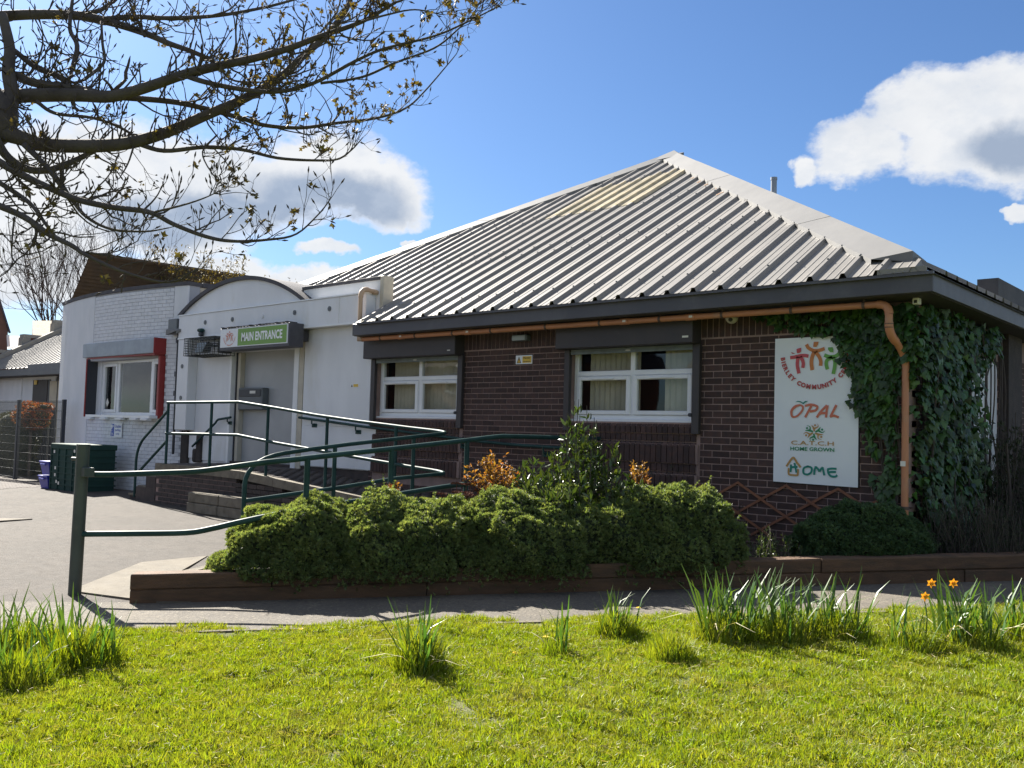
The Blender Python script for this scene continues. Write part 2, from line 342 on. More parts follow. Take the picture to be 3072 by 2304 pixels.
# ------------------------------------------------------------------ ground: rises gently along the timber planter
E1 = np.array([.678, .735]); E2 = np.array([.735, -.678]); B0 = np.array([1.52, -5.66])
def SN(s, n): return B0+s*E1+n*E2
def gz(X, Y):
    s_ = (X-B0[0])*E1[0]+(Y-B0[1])*E1[1]; n = (X-B0[0])*E2[0]+(Y-B0[1])*E2[1]
    k = max(s_, 0) if s_ < 12 else 12
    z = -2.65+.037*k
    if n < -4: z += .12*math.exp(-((X+8)**2/40+(Y+.6)**2/5))
    return z
def sheet(name, m, ss, ns, dz, parent=None, bumpy=0, **kw):
    vs = []; fs = []; a, b = len(ss), len(ns)
    for s_ in ss:
        for n in ns:
            p = SN(s_, n); vs.append((p[0], p[1], gz(*p)+dz+(bumpy*mnoise.fractal(Vector((p[0]*1.1, p[1]*1.1, 3)), .6, 2, 4) if bumpy and n > ns[0]+.1 else 0)))
    fs = [(i*b+j, (i+1)*b+j, (i+1)*b+j+1, i*b+j+1) for i in range(a-1) for j in range(b-1)]
    return MB().add(vs, fs).build(name, m, parent, smooth=True, kind='structure', **kw)
MB().add([(-500, -500, -2.80), (500, -500, -2.80), (500, 500, -2.80), (-500, 500, -2.80)], [(0, 1, 2, 3)]).build('ground', 'far_ground', kind='structure')
sheet('driveway', 'asphalt', np.linspace(-40, 14, 110), np.concatenate([np.linspace(-40, -18, 12), np.linspace(-17, 1.22, 62)]), 0)
sheet('path', 'path_chip', np.linspace(-1.2, 14, 48), np.linspace(-.05, 1.22, 8), .004)
sheet('lawn', 'lawn_soil', np.linspace(-14, 16, 150), np.linspace(1.27, 14, 70), .012, bumpy=.03)

# ------------------------------------------------------------------ the brick hall
hall = thing('brick_hall', 'single storey dark brick hall with ribbed grey hipped metal roof', 'building', (2, 3, -2.6))
XL, XR = -2.30, 5.86
WINS = [(-2.19, -.37), (1.65, 3.45)]           # window openings (x0, x1)
ZT, ZS, ZB = -.02, -.97, -2.75                 # head, sill, foot of the walls
wm = MB()                                      # mortar body of the front wall, with openings
xs = [XL, WINS[0][0], WINS[0][1], WINS[1][0], WINS[1][1], XR]
for i in range(5):
    hole = i in (1, 3)
    if hole: wm.box(xs[i], xs[i+1], .002, .25, ZT, .28); wm.box(xs[i], xs[i+1], .002, .25, ZB, ZS)
    else: wm.box(xs[i], xs[i+1], .002, .25, ZB, .28)
wm.box(XR-.25, XR-.006, .25, 14, ZB, .28)
wall = wm.build('wall', 'mortar', hall)
def brickmesh(lx, d, lz):
    return MB().box(0, lx, 0, d, 0, lz, bev=.0035).mesh('brick', 'brick')
BM = brickmesh(.215, .06, .065)
def inwin(x0, x1, z):                          # width of a brick that a window or its brick apron takes
    for a, b in WINS:
        lo = a-.02 if z < -.98 else a-.0; hi = b+.10 if z < -.98 else b
        if x1 > lo and x0 < hi and z > -1.99 and z < ZT: return lo, hi
    return None
cand = []                                      # (size order, x0, x1, z0, z1)
for k in range(1, 37):
    z1 = -.075*k+.065; z0 = z1-.065; off = 0 if k % 2 == 0 else .1125      # row k-1 below line k-1
    n0 = int((XL-off)/.225)-2
    for n in range(n0, n0+42):
        a = n*.225+off-.1125+.005; b = a+.215
        a, b = max(a, XL+.004), min(b, XR-.001)
        if b-a < .03: continue
        r = inwin(a, b, (z0+z1)/2)
        if r:
            if a < r[0]-.03: cand.append((a, r[0]-.01, z0, z1))
            if b > r[1]+.03: cand.append((r[1]+.01, b, z0, z1))
        else: cand.append((a, b, z0, z1))
for n in range(int((XR-XL)/.075)):             # soldier course under the eaves
    a = XL+.005+n*.075; cand.append((a, a+.065, .010, .225))
def seen(c): return c[3] > -2.1                # below that the planting hides the wall
cand.sort(key=lambda c: (not seen(c), -((c[1]-c[0])*(c[3]-c[2]))/((c[0]-CAM[0])**2+CAM[1]**2)))
rest = MB()
for i, (a, b, z0, z1) in enumerate(cand):
    y = rng.uniform(-.0030, -.0012)
    if i < 300:
        if z1-z0 > .1: inst('brick', BM, wall, (a, y, z0), ((b-a)/.215, 1, (z1-z0)/.065))
        else: inst('brick', BM, wall, (a, y, z0), ((b-a)/.215, 1, 1))
    else: rest.cr = rng.random(); rest.box(a, b, y, y+.03, z0, z1)
# side wall: plain coursed bricks
for k in range(1, 37):
    z1 = -.075*k+.065; off = 0 if k % 2 else .1125
    for n in range(30):
        y0 = .12+n*.225+off
        if y0 < 1.78 or y0 > 3.15: rest.cr = rng.random(); rest.box(XR-.03, XR, y0, y0+.215, z1-.065, z1)
rest.build('bricks', 'brick', wall, kind='stuff')
# aprons of cant bricks under the windows
for a, b in WINS:
    for z0, z1, y0, y1 in ((-1.095, -.985, -.028, .0), (-1.19, -1.105, -.012, -.012), (-1.44, -1.20, -.04, -.012), (-1.54, -1.45, -.02, -.02), (-1.80, -1.55, -.052, -.02)):
        MB().box(a-.01, b+.09, min(y0, y1)+.016, .02, z0-.004, z1-.02).build('mortar_bed', 'mortar', wall)
        n = int((b-a+.1)/.075)
        for i in range(n):
            x = a-.008+i*.075; c = min(.045, (z1-z0)*.35)
            m = MB(); m.cr = rng.random()
            m.hexa([(x, y0, z0), (x+.065, y0, z0), (x+.065, .03, z0), (x, .03, z0)], [(x, y0, z1-c), (x+.065, y0, z1-c), (x+.065, .03, z1-c), (x, .03, z1-c)])
            m.hexa([(x, y0, z1-c), (x+.065, y0, z1-c), (x+.065, .03, z1-c), (x, .03, z1-c)], [(x, y1+.004, z1), (x+.065, y1+.004, z1), (x+.065, .03, z1), (x, .03, z1)])
            m.build('cant_brick', 'brick', wall)
# ---- roof
TP = math.tan(math.radians(29.6)); EX0, EX1, EY = -8.65, 6.27, -.55; EYB = EY+(EX1-EX0); ZE = .455
AX, AY = (EX0+EX1)/2, (EY+EYB)/2
prof = [(0, 0), (.075, 0), (.082, .005), (.092, .005), (.099, 0), (.165, 0), (.172, .005), (.182, .005), (.189, 0), (.228, 0), (.250, .047), (.286, .047), (.308, 0), (.333, 0)]
def roof_sheet(x0, side, y_lo=None, lo=0, hi=99, m='roof_metal', lift=0, nr=3):
    """one roofing sheet of nr ribs: from the eaves up to the hip; side 0 front, 1 right"""
    mb = MB(); cols = []
    for j in range(nr):
        for dx, h in prof[:-1] if j < nr-1 else prof: cols.append((x0+j*.333+dx, h))
    L = EX1-EX0; vs = []; ok = []
    for x, h in cols:
        t = x-(EX0 if side == 0 else EY); top = min(t, L-t, hi); bot = max(lo, (0 if y_lo is None else y_lo(x)))
        top = max(top, bot); pts = []
        for q in (bot, top):
            if side == 0: pts.append((x, EY+q, ZE+q*TP+h+lift))
            else: pts.append((EX1-q, x, ZE+q*TP+h+lift))
        vs += pts; ok.append(top-bot > 1e-3)
    fs = [(2*i, 2*i+2, 2*i+3, 2*i+1) for i in range(len(cols)-1) if ok[i] or ok[i+1]]
    # folded end of the ribs at the eaves
    mb.add(vs, fs); return mb if fs else None
roof = MB().add([(EX0, EY, ZE-.03), (EX1, EY, ZE-.03), (EX1, EYB, ZE-.03), (EX0, EYB, ZE-.03), (AX, AY, ZE-.03+(AX-EX0)*TP)], [(0, 1, 4), (1, 2, 4), (2, 3, 4), (3, 0, 4)]).build('roof', 'roof_metal', hall)
# (cut the under-sheet back where the entrance block stands)
roof.data.clear_geometry()
hz = ZE-.03
roof.data.from_pydata([(-2.08, EY, hz), (EX1, EY, hz), (EX1, EYB, hz), (EX0, EYB, hz), (EX0, .12, hz+.67*TP), (-7.98, .12, hz+.67*TP), (-2.08, .12, hz+.67*TP), (AX, AY, hz+(AX-EX0)*TP)],
                      [], [(0, 1, 7, 6), (1, 2, 7), (2, 3, 7), (3, 4, 5, 7), (5, 6, 7)]); roof.data.update()
ylo = lambda x: 0 if x > -2.085 else .67
k0 = -9
for i in range(16):                            # sheets of three ribs, laid from the right-hand corner
    x0 = EX1-.12-.999*(i+1)
    if x0 < EX0-.9: break
    s_ = roof_sheet(x0, 0, ylo)
    if s_: s_.build('roof_sheet', 'roof_metal', roof)
for i in range(15):
    s_ = roof_sheet(EY+.999*i+.1, 1)
    if s_: s_.build('roof_sheet', 'roof_metal', roof)
# rooflight sheets of yellowed plastic in the front slope
for i in range(2):
    s_ = roof_sheet(EX1-.12-.999*7-.999*i, 0, None, 4.13, 6.0 if i == 0 else 5.80, 'rooflight', .012, 3)
    s_.build('rooflight', 'rooflight', roof, label='yellowed plastic rooflight sheet')
# screws in rows along the ribs, end-lap of the sheets
sc = MB(); lap = MB()
for i in range(46):
    x = EX1-.12-.333*(i+1)+.277; t = x-EX0; top = min(t, EX1-EX0-t)
    for q in (.42, 2.05, 2.35, 3.95, 4.25, 5.95):
        if q < top-.1 and (x > -2.0 or q > .9):
            z = ZE+q*TP+.047; sc.box(x-.008, x+.008, EY+q-.008, EY+q+.008, z-.004, z+.012)
    if top > .3: sc.box(x-.006, x+.006, EY+top-.405, EY+top-.393, ZE+(top-.4)*TP+.045, ZE+(top-.4)*TP+.060)
sc.build('screws', 'box_grey', roof, kind='stuff')
rb = MB()                                      # rust at the sheet ends below the hip flashing
for i in range(3, 17):
    x = EX1-.12-.333*(i+1)+.12
    top = EX1-x
    if 4.2 < top < 7.2 and top < 7.4:
        q = top-.42; z = ZE+q*TP
        for k in range(5):
            a = x+rng.uniform(-.10, .12); b = q+rng.uniform(-.05, .05); l = rng.uniform(.03, .09)
            rb.add([(a, EY+b, ZE+b*TP+.0065), (a+rng.uniform(.03, .09), EY+b+.02, ZE+(b+.02)*TP+.0065), (a+.03, EY+b-l, ZE+(b-l)*TP+.0065)], [(0, 1, 2)])
rb.build('rust', 'rust', roof, kind='stuff')
# hip flashings, folded strips laid in lapped lengths
def hip_piece(q0, q1, sx, k):
    w_ = .40; up = .066+.004*k; mb = MB(); cx = EX1 if sx > 0 else EX0
    P = lambda q, dx, dy, z: (cx-sx*(q+dx), EY+q+dy, ZE+q*TP+z)
    for a, b in ((q0, q1),):
        mb.add([P(a, w_, 0, up-.012), P(a, 0, 0, up+.03), P(b, 0, 0, up+.03), P(b, w_, 0, up-.012), P(a, 0, w_, up-.012), P(b, 0, w_, up-.012)], [(0, 1, 2, 3), (1, 4, 5, 2)])
        mb.add([P(a, w_, 0, up-.012), P(b, w_, 0, up-.012), P(b, w_, 0, -.0), P(a, w_, 0, -.0)], [(0, 1, 2, 3)])
        mb.add([P(a, w_, 0, up-.012), P(a, 0, 0, up+.03), P(a, 0, w_, up-.012), P(a, 0, 0, -.01)], [(0, 1, 3), (1, 2, 3)])
    return mb
L2 = (EX1-EX0)/2
cuts = [.28, 1.75, 3.2, 4.65, 6.1, 7.36]
for sx in (1, -1):
    for k in range(5): hip_piece(cuts[k]-(.06 if k else 0), min(cuts[k+1], L2+.02), sx, k % 2).build('hip_flashing', 'roof_flashing', roof)
MB().add([(AX-.42, AY-.40, ZE+(L2-.40)*TP+.075), (AX+.42, AY-.40, ZE+(L2-.40)*TP+.075), (AX+.4, AY+.4, ZE+(L2-.40)*TP+.075), (AX-.4, AY+.4, ZE+(L2-.40)*TP+.075), (AX, AY, ZE+L2*TP+.12)], [(0, 1, 4), (1, 2, 4), (2, 3, 4), (3, 0, 4)]).build('apex_cap', 'roof_flashing', roof)
fb = dpt(2321, 590, 1)-CAM; tt = (8.2-CAM[1])/fb[1]; fp = CAM+fb*tt
MB().tube([(fp[0], 8.2, fp[2]-.6), (fp[0], 8.2, fp[2]+.36)], .062, 14).tube([(fp[0], 8.2, fp[2]+.345), (fp[0], 8.2, fp[2]+.40)], .07, 14).build('flue_pipe', 'galvanised', roof, smooth='auto')
# fascia and soffit
boxpart('fascia', 'fascia', hall, -2.20, 6.245, -.50, -.475, .268, .447, bev=.004)
boxpart('fascia', 'fascia', hall, 6.220, 6.245, -.474, 9, .268, .447, bev=.004)
boxpart('soffit', 'soffit', hall, -2.19, 6.218, -.474, .0, .262, .272)
boxpart('soffit', 'soffit', hall, 5.87, 6.218, .001, 9, .262, .272)
boxpart('gutter_edge', 'fascia', hall, -2.05, 6.26, -.545, -.502, .425, .452)
boxpart('corner_patch', 'roof_metal', hall, 5.75, 6.20, -.54, -.52, .455, .505)
MB().hexa([(5.98, 1.9, .46), (6.2, 1.9, .46), (6.2, 9, .46), (5.98, 9, .46)], [(5.98, 1.9, .745), (6.2, 1.9, .745), (6.2, 9, .745), (5.98, 9, .745)]).build('parapet', 'cap_dark', hall)
# white door panels in the side wall, behind the climber
boxpart('side_door', 'white_panel', hall, XR-.05, XR+.012, 2.0, 3.15, -2.3, -.1)
boxpart('side_pier', 'dark_brick', hall, XR-.02, XR+.11, 3.3, 3.95, ZB, .26)
# ---- windows
def window(x0, x1, keypos):
    fr = thing('x', None, None); bpy.data.objects.remove(fr); TOP.pop()
    y = .085; m = MB(); mid = (x0+x1)/2; f_ = .065
    m.box(x0, x0+f_, y, y+.07, ZS+.03, 0.0, bev=.006); m.box(x1-f_, x1, y, y+.07, ZS+.03, 0.0, bev=.006)
    m.box(x0+f_, x1-f_, y, y+.07, -.06, .0, bev=.006); m.box(x0+f_, x1-f_, y, y+.07, ZS+.03, ZS+.085, bev=.006)
    m.box(x0+f_, x1-f_, y+.001, y+.069, -.395, -.33, bev=.008); m.box(mid-.033, mid+.033, y+.002, y+.068, ZS+.086, -.06, bev=.006)
    o = m.build('window', 'upvc', hall)
    for a, b in ((x0+f_, mid-.033), (mid+.033, x1-f_)):
        s_ = MB(); t = .062; z0, z1 = ZS+.088, -.398; a2, b2 = a-.012, b+.012
        s_.box(a2, a2+t, y-.022, y+.03, z0, z1, bev=.008); s_.box(b2-t, b2, y-.022, y+.03, z0, z1, bev=.008)
        s_.box(a2+t-.004, b2-t+.004, y-.0215, y+.03, z0, z0+t-.01, bev=.008); s_.box(a2+t-.004, b2-t+.004, y-.0215, y+.03, z1-t+.01, z1, bev=.008)
        s_.build('sash', 'upvc', o)
        boxpart('trickle_vent', 'upvc', o, (a+b)/2-.17, (a+b)/2+.17, y-.035, y-.022, z1-.042, z1-.022, bev=.003)
        boxpart('pane', 'window_glass', o, a2+t-.005, b2-t+.005, y+.012, y+.02, z0+t-.02, z1-t+.02)
        boxpart('pane', 'window_glass', o, a-.002, b+.002, y+.03, y+.038, -.331, -.058)
    boxpart('sill', 'upvc', o, x0-.03, x1+.02, .02, y+.02, ZS-.0, ZS+.029, bev=.004)
    MB().box(x0, x1, y+.005, y+.05, ZS+.029, ZS+.05).build('sill_upstand', 'upvc', o)
    rm = MB(); X0, X1 = x0-.3, x1+.3                # the dark room behind
    rm.box(X0, X1, 1.9, 1.95, -2.3, .26).box(X0-.05, X0, .26, 1.9, -2.3, .26).box(X1, X1+.05, .26, 1.9, -2.3, .26).box(X0, X1, .26, 1.9, -2.35, -2.3).box(X0, X1, .26, 1.9, .22, .26)
    rm.build('room', 'room_dark', hall)
    return o
for a, b in WINS:
    window(a, b, 0)
    boxpart('shutter_box', 'shutter_brown', hall, a-.10, b+.10, -.205, -.002, -.06, .235, bev=.008)
    boxpart('shutter_guide', 'shutter_brown', hall, a-.06, a+.025, -.062, -.002, ZS-.12, -.062, bev=.005)
    boxpart('shutter_guide', 'shutter_brown', hall, b+.02, b+.115, -.062, -.002, ZS-.13, -.062, bev=.005)
    ls = MB(); ls.box(a+.03, b+.015, -.045, -.028, -.125, -.061, bev=.004); ls.box(a+.03, b+.015, -.050, -.026, -.095, -.090)
    lo = ls.build('shutter_lath', 'shutter_lath', hall)
    boxpart('shutter_label', 'sticker', hall, (a+b)/2-.02, (a+b)/2+.05, -.0475, -.046, -.105, -.085)
    MB().tube([(b+.005, -.03, ZS+.09), (b+.005, -.075, ZS+.09)], .022, 10).build('shutter_lock', 'dark_metal', hall)
# white sticker marks
boxpart('tape_mark', 'sticker', hall, 3.42, 3.50, -.2075, -.206, .0, .022)
boxpart('tape_mark', 'sticker', hall, -.42, -.36, -.2075, -.206, -.005, .008)
MB().add([(-.47, .108, -.25), (-.56, .108, -.19), (-.47, .108, -.13)], [(0, 1, 2)]).build('window_sticker', 'sticker', hall)
# vertical blinds hanging inside
def blind(x0, x1, z0, z1, label, turn):
    t = thing('vertical_blind', label, 'blind', ((x0+x1)/2, .27, z1), 'vertical blinds hung inside the hall windows')
    boxpart('head_rail', 'upvc', t, x0, x1, .24, .28, z1, z1+.03)
    n = int((x1-x0)/.082)
    for i in range(n):
        x = x0+.04+i*.082; a = turn+rng.uniform(-.10, .10); c, s_ = .05*math.cos(a), .05*math.sin(a); y = .26
        MB().add([(x-c, y-s_, z0), (x, y-.006, z0), (x+c, y+s_, z0), (x-c, y-s_, z1), (x, y-.006, z1), (x+c, y+s_, z1)], [(0, 1, 4, 3), (1, 2, 5, 4)]).build('slat', 'blind', t)
blind(-2.02, -.42, -.90, -.02, 'beige vertical blind closed behind the left hall window', .42)
blind(1.80, 2.98-.42, -.90, -.02, 'beige vertical blind behind the left half of the right hall window', .5)
blind(2.93, 3.42, -.90, -.02, 'short run of beige blind behind the right half of the right hall window', .42)

# ------------------------------------------------------------------ pipework, signs and fittings on the hall
PY = -.33
pp = thing('drainpipe', 'long orange clay coloured drainpipe running under the hall eaves and down the corner', 'drainpipe', (5.86, -.06, -2.2))
zl, zr = .228, .205
R_ = .034
MB().tube([(-2.20, PY, zl), (5.70, PY, zr)], R_, 14).build('pipe', 'pipe_clay', pp, smooth='auto')
def elbow(a, b, c, r=R_+.006, n=7):
    a, b, c = map(np.array, (a, b, c)); return [(1-t)**2*a+2*t*(1-t)*b+t*t*c for t in np.linspace(0, 1, n)]
MB().tube(elbow((5.68, PY, zr), (5.79, PY, zr), (5.79, PY, zr-.10)), R_+.007, 14).build('bend', 'pipe_clay', pp, smooth='auto')
MB().tube([(5.79, PY, zr-.10), (5.79, PY, zr-.22)], R_+.003, 14).build('pipe', 'pipe_clay', pp, smooth='auto')
MB().tube(elbow((5.79, PY, zr-.18), (5.79, PY, zr-.30), (5.82, -.22, zr-.36)), R_+.007, 14).build('bend', 'pipe_clay', pp, smooth='auto')
MB().tube(elbow((5.815, -.25, zr-.34), (5.85, -.07, zr-.46), (5.86, -.065, zr-.58)), R_, 14).build('bend', 'pipe_clay', pp, smooth='auto')
MB().tube([(5.86, -.065, zr-.55), (5.86, -.065, -2.6)], R_, 14).build('pipe', 'pipe_clay', pp, smooth='auto')
for x in (-1.72, -.95, -.18, .55, 1.5, 2.35, 3.2, 4.0, 4.8, 5.55):
    z = zl+(zr-zl)*(x+2.2)/7.9
    MB().tube([(x-.014, PY, z), (x+.014, PY, z)], R_+.006, 14).box(x-.008, x+.008, PY-.01, PY+.01, z+.03, .262).build('pipe_clip', 'pipe_clip', pp)
for x in (-1.25, .12, 2.72, 3.62): 
    z = zl+(zr-zl)*(x+2.2)/7.9; MB().tube([(x-.08, PY, z), (x+.05, PY, z)], R_+.006, 14).build('socket', 'pipe_clay', pp, smooth='auto')
    MB().add([(x-.02, PY-R_-.0075, z-.012), (x+.025, PY-R_-.0075, z-.012), (x+.025, PY-R_-.0075, z+.014), (x-.02, PY-R_-.0075, z+.014)], [(0, 1, 2, 3)]).build('pipe_label', 'sticker', pp)
for z in (zr-.20, zr-.235): MB().tube([(5.79, PY, z), (5.79, PY, z+.008)], R_+.0085, 14).build('seal_ring', 'pipe_clip', pp)
MB().tube([(5.86, -.065, -1.78), (5.86, -.065, -1.75)], R_+.008, 14).box(5.80, 5.92, -.02, 0, -1.775, -1.755).build('pipe_clip', 'pipe_clip', pp)
MB().add([(5.835, -.1235, -1.36), (5.885, -.1235, -1.36), (5.885, -.1235, -1.31), (5.835, -.1235, -1.31)], [(0, 1, 2, 3)]).build('pipe_label', 'sticker', pp)
t2 = thing('drainpipe', 'tan plastic pipe rising from the hall eaves to the entrance parapet', 'drainpipe', (-2.24, PY, .3))
MB().tube([(-2.24, PY, .20)]+[(-2.24, PY, .93)], .034, 12).build('pipe', 'pipe_tan', t2, smooth='auto')
MB().tube(elbow((-2.24, PY, .88), (-2.24, PY, 1.02), (-2.24, PY+.13, 1.02)), .040, 12).build('bend', 'pipe_tan', t2, smooth='auto')
MB().tube([(-2.24, PY+.10, 1.02), (-2.24, .0, 1.0)], .034, 12).build('pipe', 'pipe_tan', t2, smooth='auto')
MB().tube([(-2.24, -.09, 1.003), (-2.24, -.03, 1.002)], .041, 12).build('socket', 'pipe_tan', t2)
MB().tube(elbow((-2.24, PY, .32), (-2.25, PY, zl), (-2.14, PY, zl)), .041, 12).build('bend', 'pipe_tan', t2, smooth='auto')
# bulkhead lamp, camera, detector
t = thing('bulkhead_lamp', 'small grey bulkhead lamp on the soldier course between the hall windows', 'lamp', (.88, 0, .15))
boxpart('body', 'box_grey', t, .70, .97, -.10, -.0, .09, .175, bev=.012); boxpart('lens', 'lamp_glass', t, .72, .95, -.112, -.099, .095, .165, bev=.006)
t = thing('security_camera', 'small cream dome camera under the eaves right of the big window', 'camera', (4.02, -.15, .2))
MB().tube([(4.02, -.16, .262), (4.02, -.16, .20)], .05, 14).build('mount', 'sticker', t, smooth='auto')
sp = [(4.02, -.16, .205-.075*math.sin(a)) for a in np.linspace(0, 1.5, 7)]
MB().tube(sp, [.068*math.cos(a)+.003 for a in np.linspace(0, 1.5, 7)], 16).build('dome', 'beige_frame', t, smooth=True)
MB().tube([(4.035, -.20, .175), (4.04, -.232, .165)], .022, 12).build('lens', 'ink_black', t)
tag(boxpart('motion_sensor', 'sticker', None, 4.10, 4.22, -.17, -.10, .222, .262, bev=.006), 'flat white detector beside the dome camera under the eaves', 'sensor')
t = thing('corner_detector', 'tiny pale clip fixed under the eaves near the hall corner', 'sensor', (6.0, -.2, .2))
boxpart('body', 'sticker', t, 5.97, 6.03, -.22, -.14, .20, .262, bev=.006); boxpart('lens', 'ink_black', t, 5.985, 6.015, -.2215, -.2195, .21, .24)
# warning sign
t = thing('warning_sign', 'yellow and white warning sign on the bricks between the hall windows', 'sign', (.86, -.003, -.16))
boxpart('plate', 'sign_white', t, .715, 1.005, -.010, -.004, -.215, -.098)
F = Flat(); F.poly([(.835, -.112), (.993, -.112), (.993, -.201), (.835, -.201)], -.0115); F.build('panel', 'ink_yellow', t)
F = Flat(); F.poly([(.732, -.202), (.812, -.202), (.772, -.112)], -.0112); F.text('Warning', .845, .975, -.158, -.118, -.0125, .02); F.text('Anti-climb paint', .845, .98, -.194, -.174, -.0125, .02); F.build('lettering', 'ink_black', t)
F = Flat(); F.poly([(.746, -.194), (.798, -.194), (.772, -.133)], -.0122); F.build('triangle', 'ink_yellow', t)
F = Flat(); F.poly([(.769, -.172), (.775, -.172), (.777, -.145), (.767, -.145)], -.0132); F.disc(.772, -.183, .005, -.0132); F.build('mark', 'ink_black', t)

# ---- banner
bn = thing('banner', 'tall white banner with the community centre logos on the brick wall beside the ivy', 'banner', (4.93, -.02, -1.58))
bx0, bx1, bz0, bz1 = 4.468, 5.383, -1.585, -.045
vs = []; 
for i in range(13):
    for j in range(21):
        x = bx0+(bx1-bx0)*i/12; z = bz0+(bz1-bz0)*j/20
        vs.append((x, -.018-.004*mnoise.noise(Vector((x*3, z*2.4, 1))), z-.012*(i/12)*(j < 10)*(1-j/10)))
MB().add(vs, [(i*21+j, (i+1)*21+j, (i+1)*21+j+1, i*21+j+1) for i in range(12) for j in range(20)]).build('sheet', 'banner_white', bn, smooth=True)
boxpart('dark_sheet', 'room_dark', bn, bx0+.004, bx1+.012, -.012, -.004, bz0-.012, bz1-.004)  # near-black sheet behind, showing past the right and lower edges
YB = -.0245
Z = lambda u, v: ((4.55-.02)+(u-220)/(1390-220)*.77, -.235-(v-480)/(1020-480)*.352)      # logo drawing units
def fig(head, strokes, m, nm):
    F = Flat(); F.poly([Z(*q) for q in head], YB)
    for pts, wd in strokes: F.stroke([Z(*q) for q in pts], wd*.77/1170, YB)
    F.build(nm, m, bn)
fig([(500, 375), (580, 355), (582, 415), (555, 440), (510, 445)], [([(395, 512), (470, 505), (560, 487), (640, 485), (705, 498)], 55), ([(530, 500), (522, 570), (520, 650), (548, 775)], 58), ([(565, 500), (605, 560), (620, 620), (612, 685)], 58)], 'ink_crimson', 'crimson_figure')
fig([(400, 418), (440, 432), (480, 447), (430, 450)], [], 'ink_red', 'arm_tip')
fig([(790, 270), (872, 270), (860, 320), (835, 355), (780, 348)], [([(668, 305), (705, 365), (790, 410), (880, 410), (970, 385)], 55), ([(800, 430), (765, 520), (755, 610), (770, 725)], 62), ([(820, 430), (880, 510), (910, 590), (905, 660)], 58)], 'ink_orange', 'orange_figure')
fig([(1028, 368), (1100, 368), (1112, 400), (1112, 450), (1060, 445), (1025, 400)], [([(965, 490), (1050, 520), (1140, 515), (1200, 480), (1235, 440)], 58), ([(1100, 530), (1015, 570), (1000, 640), (1020, 720)], 58), ([(1110, 530), (1140, 600), (1135, 690), (1115, 795)], 58)], 'ink_green', 'green_figure')
fig([(1185, 575), (1215, 620), (1205, 655), (1188, 640)], [], 'ink_leaf', 'arm_tip')
F = Flat(); A0, A1 = math.radians(187), math.radians(357); word = 'BIERLEY COMMUNITY CENTRE'
wid = {'I': .5, ' ': .75, 'M': 1.28, 'O': 1.1, 'U': 1.05, 'N': 1.08, 'C': 1.02}; cw = np.cumsum([0]+[wid.get(a, .95)/2+wid.get(b, .95)/2 for a, b in zip(word[:-1], word[1:])]); cw /= cw[-1]
cxl, czl = Z(818, 470); rx_, rz_ = .362, .345
for i, ch in enumerate(word):
    if ch == ' ': continue
    a = A0+(A1-A0)*cw[i]; v, f = text_geo(ch, .063, .0035); v = v-(v.min(0)+v.max(0))/2
    th = a+math.pi/2; c_, s_ = math.cos(th), math.sin(th)
    F.add([(cxl+rx_*math.cos(a)+c_*p[0]-s_*p[1], YB-.001, czl+rz_*math.sin(a)+s_*p[0]+c_*p[1]) for p in v], f)
F.build('arc_lettering', 'ink_red', bn)
Z2 = lambda u, v: (4.655+(u-395)/(1190-395)*.527, -.755-(v-1295)/(1500-1295)*.138)
F = Flat(); W_ = .527/795
F.stroke([Z2(*q) for q in [(560, 1305), (480, 1330), (415, 1400), (430, 1490), (510, 1480), (590, 1400), (605, 1335), (560, 1305)]], [30*W_, 46*W_, 40*W_, 30*W_, 34*W_, 34*W_, 26*W_], YB)
for pts in ([(745, 1320), (700, 1400), (645, 1500)], [(640, 1320), (740, 1300), (840, 1330), (820, 1385), (720, 1410)], [(835, 1500), (900, 1410), (1000, 1310)], [(1010, 1310), (995, 1400), (985, 1500)], [(870, 1450), (920, 1432), (985, 1430)], [(1150, 1305), (1100, 1400), (1055, 1490)], [(1050, 1485), (1110, 1470), (1190, 1495)]):
    F.stroke([Z2(*q) for q in pts], 38*W_, YB-.0004*rng.random())
F.build('opal_lettering', 'ink_salmon', bn)
F = Flat(); F.poly([Z2(*q) for q in [(475, 1260), (520, 1240), (570, 1248), (605, 1270), (640, 1245), (692, 1243), (640, 1270), (610, 1295), (575, 1270), (530, 1256)]], YB); F.build('bird', 'ink_teal', bn)
cx, cz = 4.920, -1.050
for k in range(6):
    F = Flat(); a = math.radians(80-60*k); c_, s_ = math.cos(a), math.sin(a)
    Q = lambda r, t: (cx+(c_*r-s_*t)*1.25, cz+s_*r+c_*t)
    F.stroke([Q(.012, 0), Q(.045, .012), Q(.072, .036)], [.016, .022, .004], YB); F.stroke([Q(.040, .008), Q(.066, -.022), Q(.096, -.014)], [.020, .010, .003], YB-.0003); F.disc(*Q(.076, .006), .0115, YB-.0002)
    F.build('swirl_figure', 'ink_gold' if k % 2 == 0 else 'ink_leaf', bn)
F = Flat(); F.text('C.A.T.C.H', 4.668, 5.132, -1.183, -1.140, YB, .012); F.build('catch_lettering', 'ink_gold', bn)
F = Flat(); F.text('HOME GROWN', 4.660, 5.138, -1.245, -1.205, YB, .02); F.build('grown_lettering', 'ink_leaf', bn)
Z3 = lambda u, v: (4.612+(u-325)/(1175-325)*.562, -1.315-(v-1165)/(1480-1165)*.202)
F = Flat(); W_ = .562/850
F.stroke([Z3(*q) for q in [(335, 1325), (390, 1240), (450, 1175), (510, 1250), (575, 1330)]], 34*W_, YB); F.stroke([Z3(*q) for q in [(375, 1350), (372, 1420), (385, 1455), (450, 1462), (520, 1460), (530, 1420), (532, 1360)]], 32*W_, YB)
F.build('house_outline', 'ink_gold', bn)
F = Flat()
